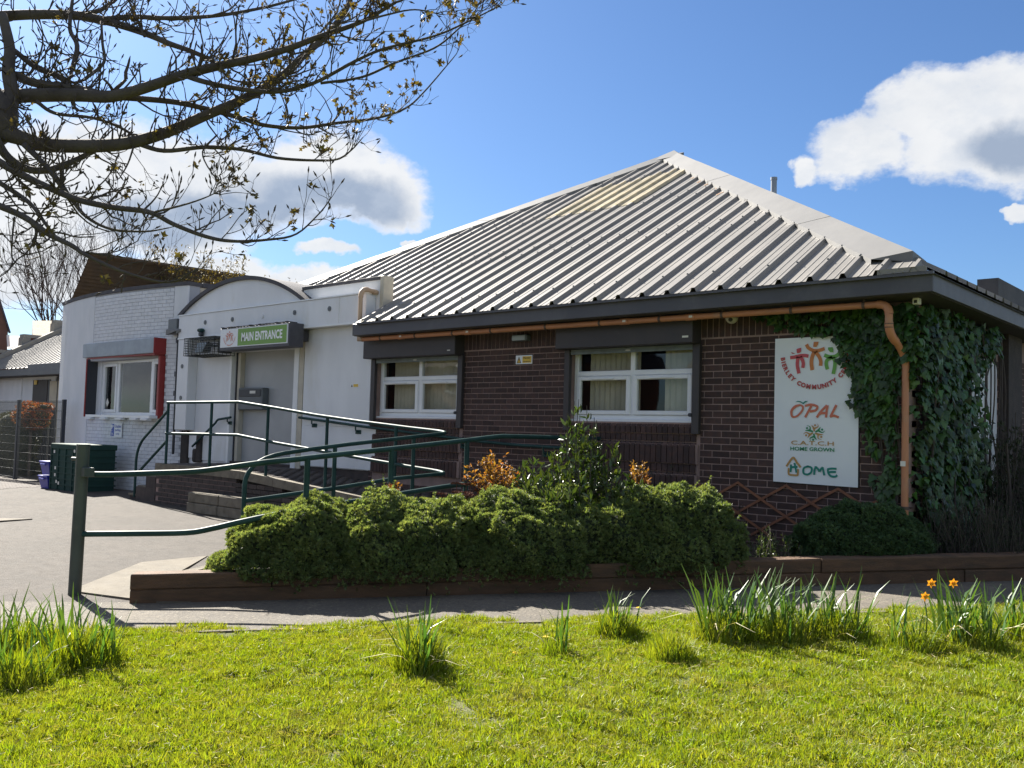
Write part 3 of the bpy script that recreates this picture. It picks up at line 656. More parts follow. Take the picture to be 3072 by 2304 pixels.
for pts in ([(412, 1290), (415, 1350), (405, 1415)], [(470, 1260), (490, 1340), (505, 1420)], [(395, 1340), (450, 1330), (522, 1325)], [(700, 1305), (630, 1340), (625, 1420), (690, 1440), (750, 1400), (755, 1330), (690, 1305)], [(800, 1440), (805, 1370), (825, 1300)], [(825, 1305), (865, 1350), (885, 1385)], [(885, 1385), (910, 1340), (940, 1310)], [(935, 1310), (950, 1370), (965, 1440)], [(1160, 1325), (1080, 1325), (1010, 1340)], [(1150, 1375), (1080, 1380), (1010, 1392)], [(1020, 1340), (1030, 1400), (1070, 1445), (1140, 1450), (1172, 1425)]):
    F.stroke([Z3(*q) for q in pts], 32*W_, YB-.0005-.0004*rng.random())
F.build('home_lettering', 'ink_teal', bn)
# trellis fixed low on the wall
t = thing('trellis', 'brown expanding wooden trellis fixed low on the brick wall under the banner', 'trellis', (4.2, -.03, -2.2))
P_ = .565; zt = -1.62; hz_ = .31
for i in range(-1, 6):
    for sgn, y in ((1, -.030), (-1, -.018)):
        xa = 2.92+i*P_; L = 1.6*P_; x1 = xa+(.9*P_*1.9)*(1 if sgn > 0 else -1)
        za, zb = zt, zt-hz_*1.9*.95
        if not (2.5 < x1 < 5.75 and 2.5 < xa < 5.75): 
            x1c = min(max(x1, 2.55), 5.7); 
            if abs(x1c-xa) < .15 or not (2.5 < xa < 5.75): continue
            zb = za+(zb-za)*(x1c-xa)/(x1-xa); x1 = x1c
        d = np.array([x1-xa, 0, zb-za]); d /= np.linalg.norm(d); nn = np.array([-d[2], 0, d[0]])*.013
        a = np.array([xa, y, za]); b = np.array([x1, y, zb])
        MB().prism([a-nn, b-nn, b+nn, a+nn], (0, .009, 0)).build('slat', 'trellis', t)

# ------------------------------------------------------------------ the white entrance building
ent = thing('entrance_building', 'white rendered entrance building with arched parapet over a green main entrance sign', 'building', (-8, 0, -2.6))
BZ0, BZ1 = .505, .962                          # beam
DX0, DX1, DZ0, DZ1 = -6.27, -4.36, -1.89, .245
m = MB()
m.box(-8.0, DX0-.10, .0, .25, -2.7, BZ0+.1); m.box(DX1+.02, XL-.004, .0, .25, -1.80, BZ0+.1); m.box(DX0-.10, DX1+.02, .0, .25, DZ1+.05, BZ0+.1)
m.box(-8.0, -2.12, .001, .20, BZ0+.1, 1.0)
m.build('wall', 'white_panel', ent)
boxpart('plinth', 'dark_brick', ent, -8.0, XL-.004, .012, .25, -2.7, -1.805)
boxpart('cladding_panel', 'white_panel', ent, DX1+.30, -2.14, -.024, -.002, -1.79, -1.12, bev=.006)
boxpart('cladding_panel', 'white_panel', ent, DX1+.30, XL-.01, -.020, -.001, -1.119, BZ0-.002, bev=.004)
boxpart('cladding_panel', 'white_panel', ent, -7.35, DX0-.12, -.018, -.001, -1.83, BZ0-.002, bev=.004)
boxpart('beam', 'white_panel', ent, -8.0, -2.94, -.20, -.002, BZ0, BZ1, bev=.006)
boxpart('beam', 'white_panel', ent, -2.935, -2.27, -.20, -.002, BZ0, BZ1, bev=.006)
boxpart('beam_trim', 'upvc', ent, -8.0, -2.27, -.212, -.203, BZ0-.005, BZ0+.025); boxpart('beam_trim', 'upvc', ent, -8.0, -2.27, -.215, .0, BZ1+.002, BZ1+.022)
boxpart('parapet', 'white_render', ent, -4.19, -2.10, .0, .18, 1.0, 1.20)
boxpart('parapet_cap', 'cap_dark', ent, -4.22, -2.18, -.02, .20, 1.20, 1.255, bev=.006)
boxpart('parapet_end', 'beige_frame', ent, -2.178, -2.085, -.01, .20, .45, 1.262, bev=.01)
boxpart('cap_end', 'cap_dark', ent, -4.235, -4.19, -.015, .2, .97, 1.198)
# arch: circle through the measured crown
ACX, ACZ, AR = -5.968, -2.583, 4.150
def arc(r, a0, a1, n=28): return [(ACX+r*math.sin(a), ACZ+r*math.cos(a)) for a in np.linspace(a0, a1, n)]
def lim(r, z): return math.acos((z-ACZ)/r)
a_ = lim(AR-.065, .985); P_ = arc(AR-.065, -a_, a_)
MB().prism([(x, -.15, z) for x, z in P_], (0, .12, 0)).build('arch_panel', 'white_panel', ent)
a_ = lim(AR, .988); o_ = arc(AR, -a_, a_); b_ = lim(AR-.068, .988); i_ = arc(AR-.068, -b_, b_); m = MB()
for y0, y1 in ((-.20, 1.9),):
    vs = [(x, y0, z) for x, z in o_]+[(x, y0, z) for x, z in i_]+[(x, y1, z) for x, z in o_]; n = len(o_)
    m.add(vs, [(i, i+1, n+i+1, n+i) for i in range(n-1)]+[(i+1, i, 2*n+i, 2*n+i+1) for i in range(n-1)])
    vs = [(x, y0, z) for x, z in i_]+[(x, y1, z) for x, z in i_]; m.add(vs, [(i, i+1, n+i+1, n+i) for i in range(n-1)])
m.build('arch_roof', 'cap_dark', ent, smooth='auto')
for i, x in enumerate((-7.007, -6.065, -5.10, -4.14, -3.182)):
    MB().tube([(x, -.212, .785), (x, -.196, .785)], .042, 16).tube([(x, -.216, .785), (x, -.211, .785)], .016, 8).build('bolt_cover', 'white_panel' if i == 2 else 'box_grey', ent)
# pilaster casing
boxpart('pilaster', 'white_panel', ent, -7.985, -7.575, -.20, -.003, -1.265, BZ0-.006, bev=.006)
for z in (-.03, -.645): MB().tube([(-7.79, -.212, z), (-7.79, -.196, z)], .042, 16).build('bolt_cover', 'box_grey', ent)
boxpart('bitumen_patch', 'bitumen', ent, -7.99, -7.72, -.06, -.001, -1.95, -1.28, bev=.02)
m = MB(); m.box(-7.42, -7.22, -.055, -.001, -1.88, -1.36, bev=.02); m.box(-7.55, -7.40, -.056, -.001, -1.88, -1.62, bev=.03); m.build('bitumen_patch', 'bitumen', ent)
boxpart('lower_panel', 'white_panel', ent, -7.71, -7.43, -.03, -.001, -1.80, -1.30)
# doorway: recessed grey door, frame, roller shutter guides
boxpart('door', 'door_grey', ent, DX0+.02, DX1-.01, .16, .20, DZ0, DZ1-.02)
m = MB(); m.box(DX0-.10, DX0-.03, -.035, .15, DZ0-.03, DZ1+.02, bev=.005); m.box(DX1+.02, DX1+.15, -.035, .15, DZ0-.12, DZ1+.14, bev=.005); m.box(DX0-.029, DX1+.019, -.03, .14, DZ1-.04, DZ1+.05, bev=.005)
fr = m.build('door_frame', 'upvc', ent)
boxpart('frame_trim', 'beige_frame', ent, DX1+.155, DX1+.28, -.022, -.001, DZ0-.10, DZ1+.2); 
boxpart('door_guide', 'dark_metal', ent, DX0-.028, DX0+.012, .06, .12, DZ0-.02, DZ1-.041); boxpart('door_guide', 'beige_frame', ent, DX0+.031, DX0+.12, .06, .159, DZ0-.02, DZ1-.05, bev=.004)
boxpart('door_guide', 'dark_metal', ent, DX1-.02, DX1+.018, .02, .158, DZ0-.02, DZ1-.041)
boxpart('threshold', 'dark_metal', ent, DX0, DX1, -.03, .2, DZ0-.03, DZ0-.002)
# left wing: bowed front wall of painted brick and a smooth rendered part
def bow(x): return -.34*(1-((x+10.97)/2.92)**2) if -13.9 < x < -8.05 else 0.
def bown(x): return 0
WX0, WX1, WZ0, WZ1 = -11.56, -8.60, -1.03, .17     # window opening
m = MB()
xs = list(np.linspace(-13.9, -8.05, 40)); xs += [WX0, WX1]; xs = sorted(xs)
for a, b in zip(xs[:-1], xs[1:]):
    for z0, z1 in (((-2.75, 1.613),) if b <= WX0+1e-6 or a >= WX1-1e-6 else ((-2.75, WZ0), (WZ1, 1.613))):
        y0, y1 = bow(a), bow(b)
        m.hexa([(a, y0, z0), (b, y1, z0), (b, y1+.25, z0), (a, y0+.25, z0)], [(a, y0, z1), (b, y1, z1), (b, y1+.25, z1), (a, y0+.25, z1)])
lw = m.build('left_wing_wall', 'white_joint', ent)
# smooth render over the left end and the right margin
for lo, hi, z0, z1 in ((-13.905, -11.57, -2.75, 1.61), (-8.42, -8.048, .95, 1.611), (-11.57, -11.44, .2, 1.61)):
    xx = np.linspace(lo, hi, 12); m = MB()
    for a, b in zip(xx[:-1], xx[1:]): m.hexa([(a, bow(a)-.012, z0), (b, bow(b)-.012, z0), (b, bow(b)+.02, z0), (a, bow(a)+.02, z0)], [(a, bow(a)-.012, z1), (b, bow(b)-.012, z1), (b, bow(b)+.02, z1), (a, bow(a)+.02, z1)])
    m.build('render', 'white_render', lw)
boxpart('return_wall', 'cream_and_bounce', ent, -8.30, -8.05, .26, 5, .5, 1.60); boxpart('return_wall', 'white_render', ent, -13.9, -13.65, .26, 6, -2.75, 1.60)  # right-hand return: bounced light put into the colour as cream
m = MB(); xx = np.linspace(-13.93, -8.03, 26)
for a, b in zip(xx[:-1], xx[1:]): m.hexa([(a, bow(a)-.03, 1.613), (b, bow(b)-.03, 1.613), (b, bow(b)+.28, 1.613), (a, bow(a)+.28, 1.613)], [(a, bow(a)-.03, 1.69), (b, bow(b)-.03, 1.69), (b, bow(b)+.28, 1.69), (a, bow(a)+.28, 1.69)])
m.build('wing_cap', 'cap_dark', ent)
boxpart('return_cap', 'cap_dark', ent, -8.33, -8.02, .29, 5, 1.601, 1.70, bev=.01)
WBM = MB().box(0, .216, 0, .03, 0, .067, bev=.003).mesh('painted_brick', 'white_brick')
cand = []
for k in range(-21, 37):
    z0 = -.075*k-.067
    if z0+.067 > 1.605 or z0 < -2.72: continue
    off = 0 if k % 2 else .1125
    for n in range(-60, -35):
        a = n*.225+off; b = a+.216; a = max(a, -11.43 if z0 > .2 else -11.55); b = min(b, -8.44 if z0 > .93 else -8.06)
        if b-a < .04: continue
        if z0 > WZ0-.06 and z0 < WZ1 and b > WX0-.02 and a < WX1: 
            if b > WX1+.05: a = max(a, WX1+.005)
            else: continue
        cand.append((a, b, z0))
vis = lambda c: not ((.2 < c[2] < .5 and -11.4 < c[0] < -8.4) or (c[2] > BZ0-.2 and c[2] < .96 and c[0] > -8.45))
cand.sort(key=lambda c: (not vis(c), -(c[1]-c[0])/((c[0]-CAM[0])**2+CAM[1]**2))); rest = MB()
for i, (a, b, z0) in enumerate(cand):
    y0, y1 = bow(a), bow(b); yo = -.0075+rng.uniform(-.002, .001)
    if i < 300:
        ang = math.atan2(y1-y0, b-a); inst('painted_brick', WBM, lw, (a, y0+yo, z0), ((b-a)/.216, 1, 1), Matrix.Rotation(ang, 3, 'Z').to_quaternion())
    else: rest.cr = rng.random(); rest.hexa([(a, y0+yo, z0), (b, y1+yo, z0), (b, y1+.01, z0), (a, y0+.01, z0)], [(a, y0+yo, z0+.067), (b, y1+yo, z0+.067), (b, y1+.01, z0+.067), (a, y0+.01, z0+.067)])
rest.build('painted_bricks', 'white_brick', lw, kind='stuff')
# wing window, red shutter surround
yw = -.14
wi = MB(); 
for a, b in ((-11.33, -11.25), (-8.70, -8.62)): wi.box(a, b, yw, yw+.07, WZ0+.03, WZ1, bev=.006)
for a, b in ((-10.62, -10.52), (-9.14, -9.04)): wi.box(a, b, yw+.001, yw+.069, WZ0+.09, WZ1-.06, bev=.006)
wi.box(-11.249, -8.701, yw+.002, yw+.068, WZ1-.06, WZ1-.002, bev=.006); wi.box(-11.249, -8.701, yw+.002, yw+.068, WZ0+.03, WZ0+.09, bev=.006)
wo = wi.build('window', 'upvc', ent)
for a, b in ((-11.25, -10.62), (-10.52, -9.14), (-9.04, -8.70)):
    if b-a < .7:
        s_ = MB(); s_.box(a+.004, a+.06, yw-.02, yw+.03, WZ0+.09, WZ1-.06, bev=.006); s_.box(b-.06, b-.004, yw-.02, yw+.03, WZ0+.09, WZ1-.06, bev=.006); s_.box(a+.061, b-.061, yw-.019, yw+.03, WZ0+.091, WZ0+.15, bev=.006); s_.box(a+.061, b-.061, yw-.019, yw+.03, WZ1-.12, WZ1-.061, bev=.006); s_.build('sash', 'upvc', wo)
    boxpart('pane', 'window_glass', wo, a, b, yw+.03, yw+.04, WZ0+.08, WZ1-.05)
boxpart('jamb', 'white_render', wo, -11.545, -11.335, yw-.02, yw+.06, WZ0+.0, WZ1)
boxpart('sill', 'upvc', wo, -11.5, -8.62, -.40, yw+.0, WZ0-.03, WZ0+.028, bev=.006)
for x in (-11.3, -10.6, -9.9, -9.25, -8.8): boxpart('sill_bracket', 'white_panel', wo, x-.14, x+.14, -.44, -.33, WZ0-.075, WZ0-.032, bev=.006)
MB().add([(-11.10, yw+.028, -.83), (-11.03, yw+.028, -.73), (-11.10, yw+.028, -.63), (-11.17, yw+.028, -.73)], [(0, 1, 2, 3)]).build('window_sticker', 'sticker', wo)
m = MB(); m.box(-11.9, -8.2, 2, 2.05, -1.6, .8).box(-11.95, -11.9, .0, 2, -1.6, .8).box(-8.2, -8.15, .2, 2, -1.6, .5); m.box(-13.6, -8.31, .3, 4.6, 1.40, 1.46).box(-11.9, -8.2, .1, 2, -1.62, -1.6)
m.build('room', 'room_dark', ent)
hd = thing('shutter_hood', 'galvanised roller shutter hood with red ends over the white wing window', 'shutter', (-9.9, -.4, .3))
HX0, HX1, HY, HZ0, HZ1 = -11.83, -8.62, -.385, .25, .555
boxpart('cover', 'galvanised', hd, HX0, HX1, HY, -.05, HZ0, HZ1, bev=.008)
boxpart('end_plate', 'red_paint', hd, HX1+.001, HX1+.02, HY+.0, -.05, HZ0-.01, HZ1+.005); boxpart('soffit_plate', 'red_paint', hd, HX0+.18, HX1, HY+.03, -.13, HZ0-.035, HZ0-.002)
boxpart('side_guide', 'red_paint', hd, -11.60, -11.565, -.40, -.37, WZ0-.02, HZ0-.036); boxpart('side_guide', 'dark_metal', hd, -11.564, -11.545, -.38, -.12, WZ0-.0, HZ0-.036)
boxpart('side_guide', 'red_paint', hd, -8.70, -8.615, -.235, -.06, WZ0-.03, HZ0-.036, bev=.01)
# electrical box and conduit on the wing
t = thing('electrical_box', 'grey electrical box with black conduit at the corner of the white wing', 'electrical box', (-8.2, -.12, .6))
boxpart('box', 'box_grey', t, -8.40, -8.06, -.215, -.06, .625, .925, bev=.01)
MB().tube([(-8.12, -.13, .63), (-8.12, -.13, -1.75)], .026, 10).build('conduit', 'dark_metal', t); 
for z in (.45, -.22, -.6): boxpart('joint', 'dark_metal', t, -8.155, -8.085, -.165, -.06, z, z+.10)
# sign box
t = thing('entrance_sign', 'illuminated style box sign reading main entrance above the entrance door', 'sign', (-4.9, -.45, .4))
SX0, SX1, SY, SZ0, SZ1 = -5.97, -3.855, -.50, .20, .575
boxpart('box', 'fascia', t, SX0, SX1, SY+.01, -.204, SZ0-.02, SZ1, bev=.006)
boxpart('mount', 'fascia', t, SX0+.2, SX1-.1, -.2035, -.03, .30, .49)
boxpart('face', 'sign_white', t, SX0+.03, SX1-.03, SY-.004, SY+.009, SZ0+.03, SZ1-.02)
F = Flat(); F.poly([(SX0+.60, SZ0+.045), (SX1-.05, SZ0+.045), (SX1-.05, SZ1-.035), (SX0+.60, SZ1-.035)], SY-.0065); F.build('green_panel', 'sign_green', t)
F = Flat(); F.text('MAIN ENTRANCE', SX0+.72, SX1-.17, SZ0+.115, SZ1-.105, SY-.009, .035); F.build('lettering', 'ink_white', t)
F = Flat(); lx, lz = SX0+.33, (SZ0+SZ1)/2+.01
for dx, dz, m_ in ((-.075, 0, 0), (0, .03, 0), (.075, 0, 0)):
    F.disc(lx+dx, lz+dz+.07, .017, SY-.0065, 8); F.stroke([(lx+dx-.045, lz+dz+.05), (lx+dx, lz+dz+.025), (lx+dx+.045, lz+dz+.05)], .018, SY-.0065); F.stroke([(lx+dx, lz+dz+.03), (lx+dx-.012, lz+dz-.02), (lx+dx-.03, lz+dz-.065)], .016, SY-.0066); F.stroke([(lx+dx, lz+dz+.03), (lx+dx+.018, lz+dz-.02), (lx+dx+.026, lz+dz-.06)], .016, SY-.0067)
for i in range(22):
    a = math.radians(190+160*i/21); 
    if i in (7, 16): continue
    x, z = lx+.185*math.cos(a), lz+.03+.165*math.sin(a); F.poly([(x+.012*math.cos(a+q), z+.012*math.sin(a+q)) for q in (.5, 2.2, 3.6, 5.4)], SY-.0066)
F.build('logo', 'ink_salmon', t)
m = MB()
for i in range(21):
    x = SX0+.03+i*.098; m.box(x, x+.07, SY+.0, SY+.2, SZ1+.001, SZ1+.012+.012*rng.random())
m.build('moss', 'bitumen', t, kind='stuff')
# letter box on the door
t = thing('letter_box', 'dark grey letter box hung on the grey entrance door', 'letter box', (-5.6, .1, -.9))
boxpart('box', 'box_grey', t, -6.12, -5.34, .02, .158, -.86, -.46, bev=.012); boxpart('flap', 'dark_metal', t, -6.08, -5.38, .008, .019, -.62, -.49, bev=.005); boxpart('plate', 'sticker', t, -5.72, -5.54, .003, .007, -.565, -.515)
# caged floodlight and photocell
t = thing('caged_floodlight', 'floodlight inside a wire cage on the white wall left of the entrance sign', 'floodlight', (-6.9, -.3, .2))
CX0, CX1, CY0, CY1, CZ0, CZ1 = -7.30, -6.22, -.45, -.03, .135, .465
m = MB(); W_ = .004
for i in range(20):
    x = CX0+(CX1-CX0)*i/19
    m.box(x-W_, x+W_, CY0-W_, CY0+W_, CZ0, CZ1)
    if i % 2 == 0:
        for z in (CZ0, CZ1): m.box(x-W_, x+W_, CY0, CY1, z-W_, z+W_)
for i in range(8):
    z = CZ0+(CZ1-CZ0)*i/7; m.box(CX0, CX1, CY0-W_, CY0+W_, z-W_, z+W_)
    for x in (CX0, CX1): m.box(x-W_, x+W_, CY0, CY1, z-W_, z+W_)
for i in range(6):
    y = CY0+(CY1-CY0)*i/5
    for x in (CX0, CX1): m.box(x-W_, x+W_, y-W_, y+W_, CZ0, CZ1)
    for z in (CZ0, CZ1): m.box(CX0, CX1, y-W_, y+W_, z-W_, z+W_)
m.build('cage', 'wire', t)
m = MB(); m.hexa([(-7.08, -.36, .19), (-6.78, -.36, .19), (-6.80, -.20, .20), (-7.06, -.20, .20)], [(-7.12, -.28, .40), (-6.74, -.28, .40), (-6.80, -.14, .38), (-7.06, -.14, .38)]); m.build('lamp_body', 'dark_metal', t)
MB().add([(-7.06, -.363, .20), (-6.80, -.363, .20), (-6.77, -.292, .385), (-7.09, -.292, .385)], [(0, 1, 2, 3)]).build('lamp_glass', 'lamp_glass', t)
m = MB(); m.box(-6.72, -6.40, -.22, -.17, .30, .34); m.box(-6.45, -6.28, -.26, -.04, .18, .40, bev=.02); m.build('bracket', 'dark_metal', t)
t = thing('photocell', 'green topped photocell with dangling wire on the white beam', 'sensor', (-7.05, -.24, .6))
boxpart('cap', 'rail_green', t, -7.14, -7.0, -.30, -.202, .60, .665, bev=.02); boxpart('body', 'dark_metal', t, -7.10, -7.01, -.29, -.215, .52, .599, bev=.015)
MB().tube(smooth_path([(-7.06, -.25, .52), (-7.0, -.26, .43), (-6.8, -.25, .38), (-6.5, -.22, .36)]), .008, 6).build('wire', 'dark_metal', t)
# small signs
t = thing('parking_sign', 'small blue and white disabled parking sign on the painted bricks below the wing window', 'sign', (-10.1, bow(-10.1), -1.3))
yb = bow(-10.1)-.022; px0, px1, pz0, pz1 = -10.42, -9.90, -1.47, -1.17
boxpart('plate', 'sign_white', t, px0, px1, yb, yb+.008, pz0, pz1)
F = Flat(); F.poly([(px0+.02, pz0+.02), (px0+.18, pz0+.02), (px0+.18, pz1-.02), (px0+.02, pz1-.02)], yb-.002); F.build('panel', 'ink_blue', t)
F = Flat(); F.text('P', px0+.06, px0+.15, pz1-.13, pz1-.04, yb-.004, .02); F.disc(px0+.085, pz0+.13, .012, yb-.004, 8); F.stroke([(px0+.085, pz0+.115), (px0+.09, pz0+.08), (px0+.12, pz0+.08), (px0+.14, pz0+.045)], .012, yb-.004); F.stroke([(px0+.075, pz0+.09), (px0+.06, pz0+.06), (px0+.09, pz0+.038), (px0+.12, pz0+.06)], .009, yb-.0043); F.build('symbol', 'ink_white', t)
F = Flat(); F.text('Disabled', px0+.22, px1-.03, pz1-.10, pz1-.035, yb-.002, .015); F.text('parking', px0+.22, px1-.05, pz1-.185, pz1-.12, yb-.002, .015); F.text('only', px0+.26, px1-.10, pz1-.255, pz1-.205, yb-.002, .015); F.build('lettering', 'ink_blue', t)
t = thing('warning_label', 'tiny yellow warning label on the white panel left of the hall', 'sign', (-2.9, -.02, -.35))
q = at(1064, 1157, 1, -.022); boxpart('plate', 'sign_white', t, q[0]-.10, q[0]+.10, -.0235, -.0208, q[2]-.03, q[2]+.035)
F = Flat(); F.poly([(q[0]-.03, q[2]-.02), (q[0]+.09, q[2]-.02), (q[0]+.09, q[2]+.025), (q[0]-.03, q[2]+.025)], -.025); F.build('panel', 'ink_yellow', t)
F = Flat(); F.poly([(q[0]-.09, q[2]-.02), (q[0]-.045, q[2]-.02), (q[0]-.067, q[2]+.025)], -.025); F.build('triangle', 'ink_black', t)

# ------------------------------------------------------------------ steps, landing and L-shaped ramp
RY = -1.28; RX0, RX1 = .84, 2.12; ZL = -1.865
ramp = thing('access_ramp', 'dark brick and concrete access ramp with landing and three steps at the entrance', 'ramp', (-3, -.7, -2.6))
def zr_(x): return ZL if x < -4.0 else ZL-(x+4.0)*.068 if x < RX0 else ZL-4.84*.068
ZP = zr_(1)
m = MB(); m.box(-6.55, -4.0, RY+.10, -.0, -2.8, ZL-.002)
m.hexa([(-4.0, RY+.10, -2.8), (RX0, RY+.10, -2.8), (RX0, 0, -2.8), (-4.0, 0, -2.8)], [(-4.0, RY+.10, ZL-.002), (RX0, RY+.10, ZP-.002), (RX0, 0, ZP-.002), (-4.0, 0, ZL-.002)])
m.box(RX0, RX1, RY, 0, -2.8, ZP-.002)
zend = gz(1.5, -4.9)+.012
m.hexa([(RX0, -4.9, -2.9), (RX1, -4.9, -2.9), (RX1, RY, -2.8), (RX0, RY, -2.8)], [(RX0, -4.9, zend), (RX1, -4.9, zend), (RX1, RY, ZP-.002), (RX0, RY, ZP-.002)])
core = m.build('ramp_body', 'asphalt', ramp)
pm = MB().box(0, .205, 0, .102, 0, .03, bev=.004).mesh('paver', 'paver')
cnt = 0                                        # paved surface of the landing and upper run
for i in range(-31, 4):
    for j in range(11):
        x = i*.21+(.105 if j % 2 else 0); y = RY+.115+j*.107
        if x < -6.5 or x > RX0-.2: continue
        if cnt < 300: inst('paver', pm, core, (x, y, zr_(x+.1)-.012)); cnt += 1
m = MB()                                       # front retaining walls of bricks, with concrete kerbs
for k in range(12):
    z0 = -2.72+.075*k
    for n in range(46):
        x = -6.55+n*.225+(.1125 if k % 2 else 0); b = min(x+.215, RX0-.002)
        if b-x < .05 or z0+.067 > zr_(b)-.10: continue
        m.cr = rng.random(); m.box(x, b, RY, RY+.09, z0, z0+.065)
m.build('retaining_bricks', 'dark_brick', ramp, kind='stuff')
boxpart('retaining_wall', 'mortar', ramp, -6.54, -4.0, RY+.008, RY+.099, -2.8, ZL-.10)
x = -6.56
while x < RX0-.02:
    b = min(x+.9, RX0); za, zb = zr_(x), zr_(b)
    MB().hexa([(x+.004, RY-.02, za-.115), (b-.004, RY-.02, zb-.115), (b-.004, RY+.10, zb-.115), (x+.004, RY+.10, za-.115)], [(x+.004, RY-.02, za+.012), (b-.004, RY-.02, zb+.012), (b-.004, RY+.10, zb+.012), (x+.004, RY+.10, za+.012)]).build('kerb_stone', 'old_concrete', ramp); x = b
for i, (x0, x1, zt) in enumerate(((-6.90, -6.56, -2.085), (-7.25, -6.90, -2.28), (-7.58, -7.25, -2.44))):
    m = MB(); m.box(x0, x1-.003, RY+.05, -.002, -2.8, zt-.04); m.cm = 1; m.box(x0-.02, x1-.003, RY+.03, -.002, zt-.04, zt, bev=.005); m.build('step', ['dark_brick', 'old_concrete'], ramp)
boxpart('stair_string', 'dark_brick', ramp, -7.25, -6.56, RY+.0, RY+.049, -2.8, -2.30); boxpart('stair_string', 'dark_brick', ramp, -6.9, -6.56, RY+.0, RY+.049, -2.299, -2.10)
# lower run kerbs
for x in (RX0-.12, RX1):
    for i in range(4):
        a, b = RY-.9*i, RY-.9*(i+1)+.006; za = ZP+(zend-ZP)*(.9*i/3.62); zb = ZP+(zend-ZP)*min(1, .9*(i+1)/3.62)
        MB().hexa([(x, b, zb-.3), (x+.12, b, zb-.3), (x+.12, a, za-.3), (x, a, za-.3)], [(x, b, zb+.05), (x+.12, b, zb+.05), (x+.12, a, za+.05), (x, a, za+.05)]).build('kerb_stone', 'old_concrete', ramp)
MB().prism([(.66, -5.78, gz(.7, -5.7)+.012), (1.75, -5.48, gz(1.7, -5.3)+.012), (2.1, -4.91, zend), (RX0-.12, -4.91, zend), (-.62, -3.70, gz(-.7, -3.7)+.012), (-.58, -4.5, gz(-.5, -4.5)+.012)], (0, 0, -.1)).build('concrete_apron', 'concrete', ramp)
# stacked garden blocks beside the ramp
stk = thing('stone_blocks', 'two weathered stone blocks stacked against the ramp wall by the steps', 'stone block', (-4.2, -1.5, -2.6))
bz = gz(-4.5, -1.5)
for k in range(2):
    for i in range(2):
        boxpart('block', 'old_concrete', stk, -5.0+.03*k+i*.93, -5.0+.03*k+i*.93+.915, RY-.26, RY-.03, bz+k*.165, bz+.158+k*.165, bev=.012)
boxpart('footing', 'old_concrete', stk, -5.02, -3.1, RY-.30, RY-.03, bz-.1, bz-.006)
# ---- handrails
RR = .0235
def rail(name, label, pts_list, posts, loc, group=None, extra=None):
    t = thing(name, label, 'handrail', loc, group)
    for nm, pts in pts_list: MB().tube(pts, RR, 12).build(nm, 'rail_green', t, smooth='auto')
    for a, b in posts: MB().tube([a, b], RR, 12).build('post', 'rail_green', t, smooth='auto'); MB().tube([(a[0], a[1], a[2]), (a[0], a[1], a[2]+.012)], .055, 12).build('base_plate', 'rail_green', t)
    return t
H1, H2 = 1.085, .545                            # rail heights over the walking surface
r1 = [(-6.30, RY+.03, ZL+H1), (-4.05, RY+.03, ZL+H1)]; slope = .068
def zt1(x): return ZL+H1-max(0, x+4.05)*.083
def zt2(x): return ZL+H2-max(0, x+4.05)*.083
yA = RY+.03; XC = .62
def bend2(a, b, c, n=8): a, b, c = map(np.array, (a, b, c)); return [(1-t)**2*a+2*t*(1-t)*b+t*t*c for t in np.linspace(0, 1, n)]
def inner(zf, zdrop):                          # along the upper run, round the corner, down the lower run
    P = [(-6.32, yA, zf(-6.3)), (-4.05, yA, zf(-4.05))]+[(x, yA, zf(x)) for x in (-3, -2, -1, 0)]
    P += bend2((.45, yA, zf(.45)), (.86, yA, zf(.74)), (.86, yA-.42, zf(.74)-.02))
    return P
def ztab(xs, zs): return lambda x: float(np.interp(x, xs, zs))
zt1 = ztab([-6.3, -4.05, -3.2, -1.74, -.28, .86], [-.785, -.775, -.85, -.995, -1.10, -1.168]); zt2 = ztab([-6.3, -4.05, -3.2, -.25, .86], [-1.325, -1.30, -1.38, -1.60, -1.67])
zd1 = ztab([-4.15, -3.959, -3.555, -3.074, -2.517, -1.949, -1.5], [-1.475, -1.451, -1.395, -1.338, -1.281, -1.225, -1.178]); zd2 = ztab([-4.19, -3.06, -1.93, -1.5], [-1.90, -1.80, -1.68, -1.672])
top = inner(zt1, 0)[:-8]+bend2((.45, yA, zt1(.45)), (.86, yA, -1.168), (.86, -1.62, zd1(-1.62)))+[(.86, y, zd1(y)) for y in (-2.2, -2.9, -3.4)]
top += bend2((.86, -3.75, zd1(-3.75)), (.86, -4.20, zd1(-4.1)-.02), (.86, -4.20, -1.75))+[(.86, -4.20, gz(.86, -4.2)+.02)]
mid = inner(zt2, 0)[:-8]+bend2((.45, yA, zt2(.45)), (.86, yA, -1.672), (.86, -1.62, zd2(-1.62)))+[(.86, y, zd2(y)) for y in (-2.2, -3.0, -4.20)]
posts = [((x, yA, zr_(x)+.0), (x, yA, zt1(x)-.01)) for x in (-6.28, -4.85, -3.22, -1.74, -.26)]
posts += [((.86, y, zd1(y)-H1), (.86, y, zd1(y)-.01)) for y in (-1.95, -3.10)]
ir = rail('handrail', 'green tubular handrail turning from the landing down the inner side of the ramp', [('top_rail', top), ('middle_rail', mid)], posts, (-1, RY, -2.2))
# stair rail at the left of the landing
P = [(-6.30, yA, zt1(-6.3)-.15), (-7.30, yA, zt1(-6.3)-.76)]; P = [P[0]]+bend2((-7.1, yA, zt1(-6.3)-.64), (-7.34, yA, zt1(-6.3)-.79), (-7.36, yA, zt1(-6.3)-1.05))+[(-7.36, yA, -2.50)]
rail('handrail', 'short green stair rail sloping down the steps left of the landing', [('top_rail', P), ('middle_rail', [(-6.30, yA, zt1(-6.3)-.68), (-7.35, yA, zt1(-6.3)-1.32)])], [], (-6.9, RY, -2.4))
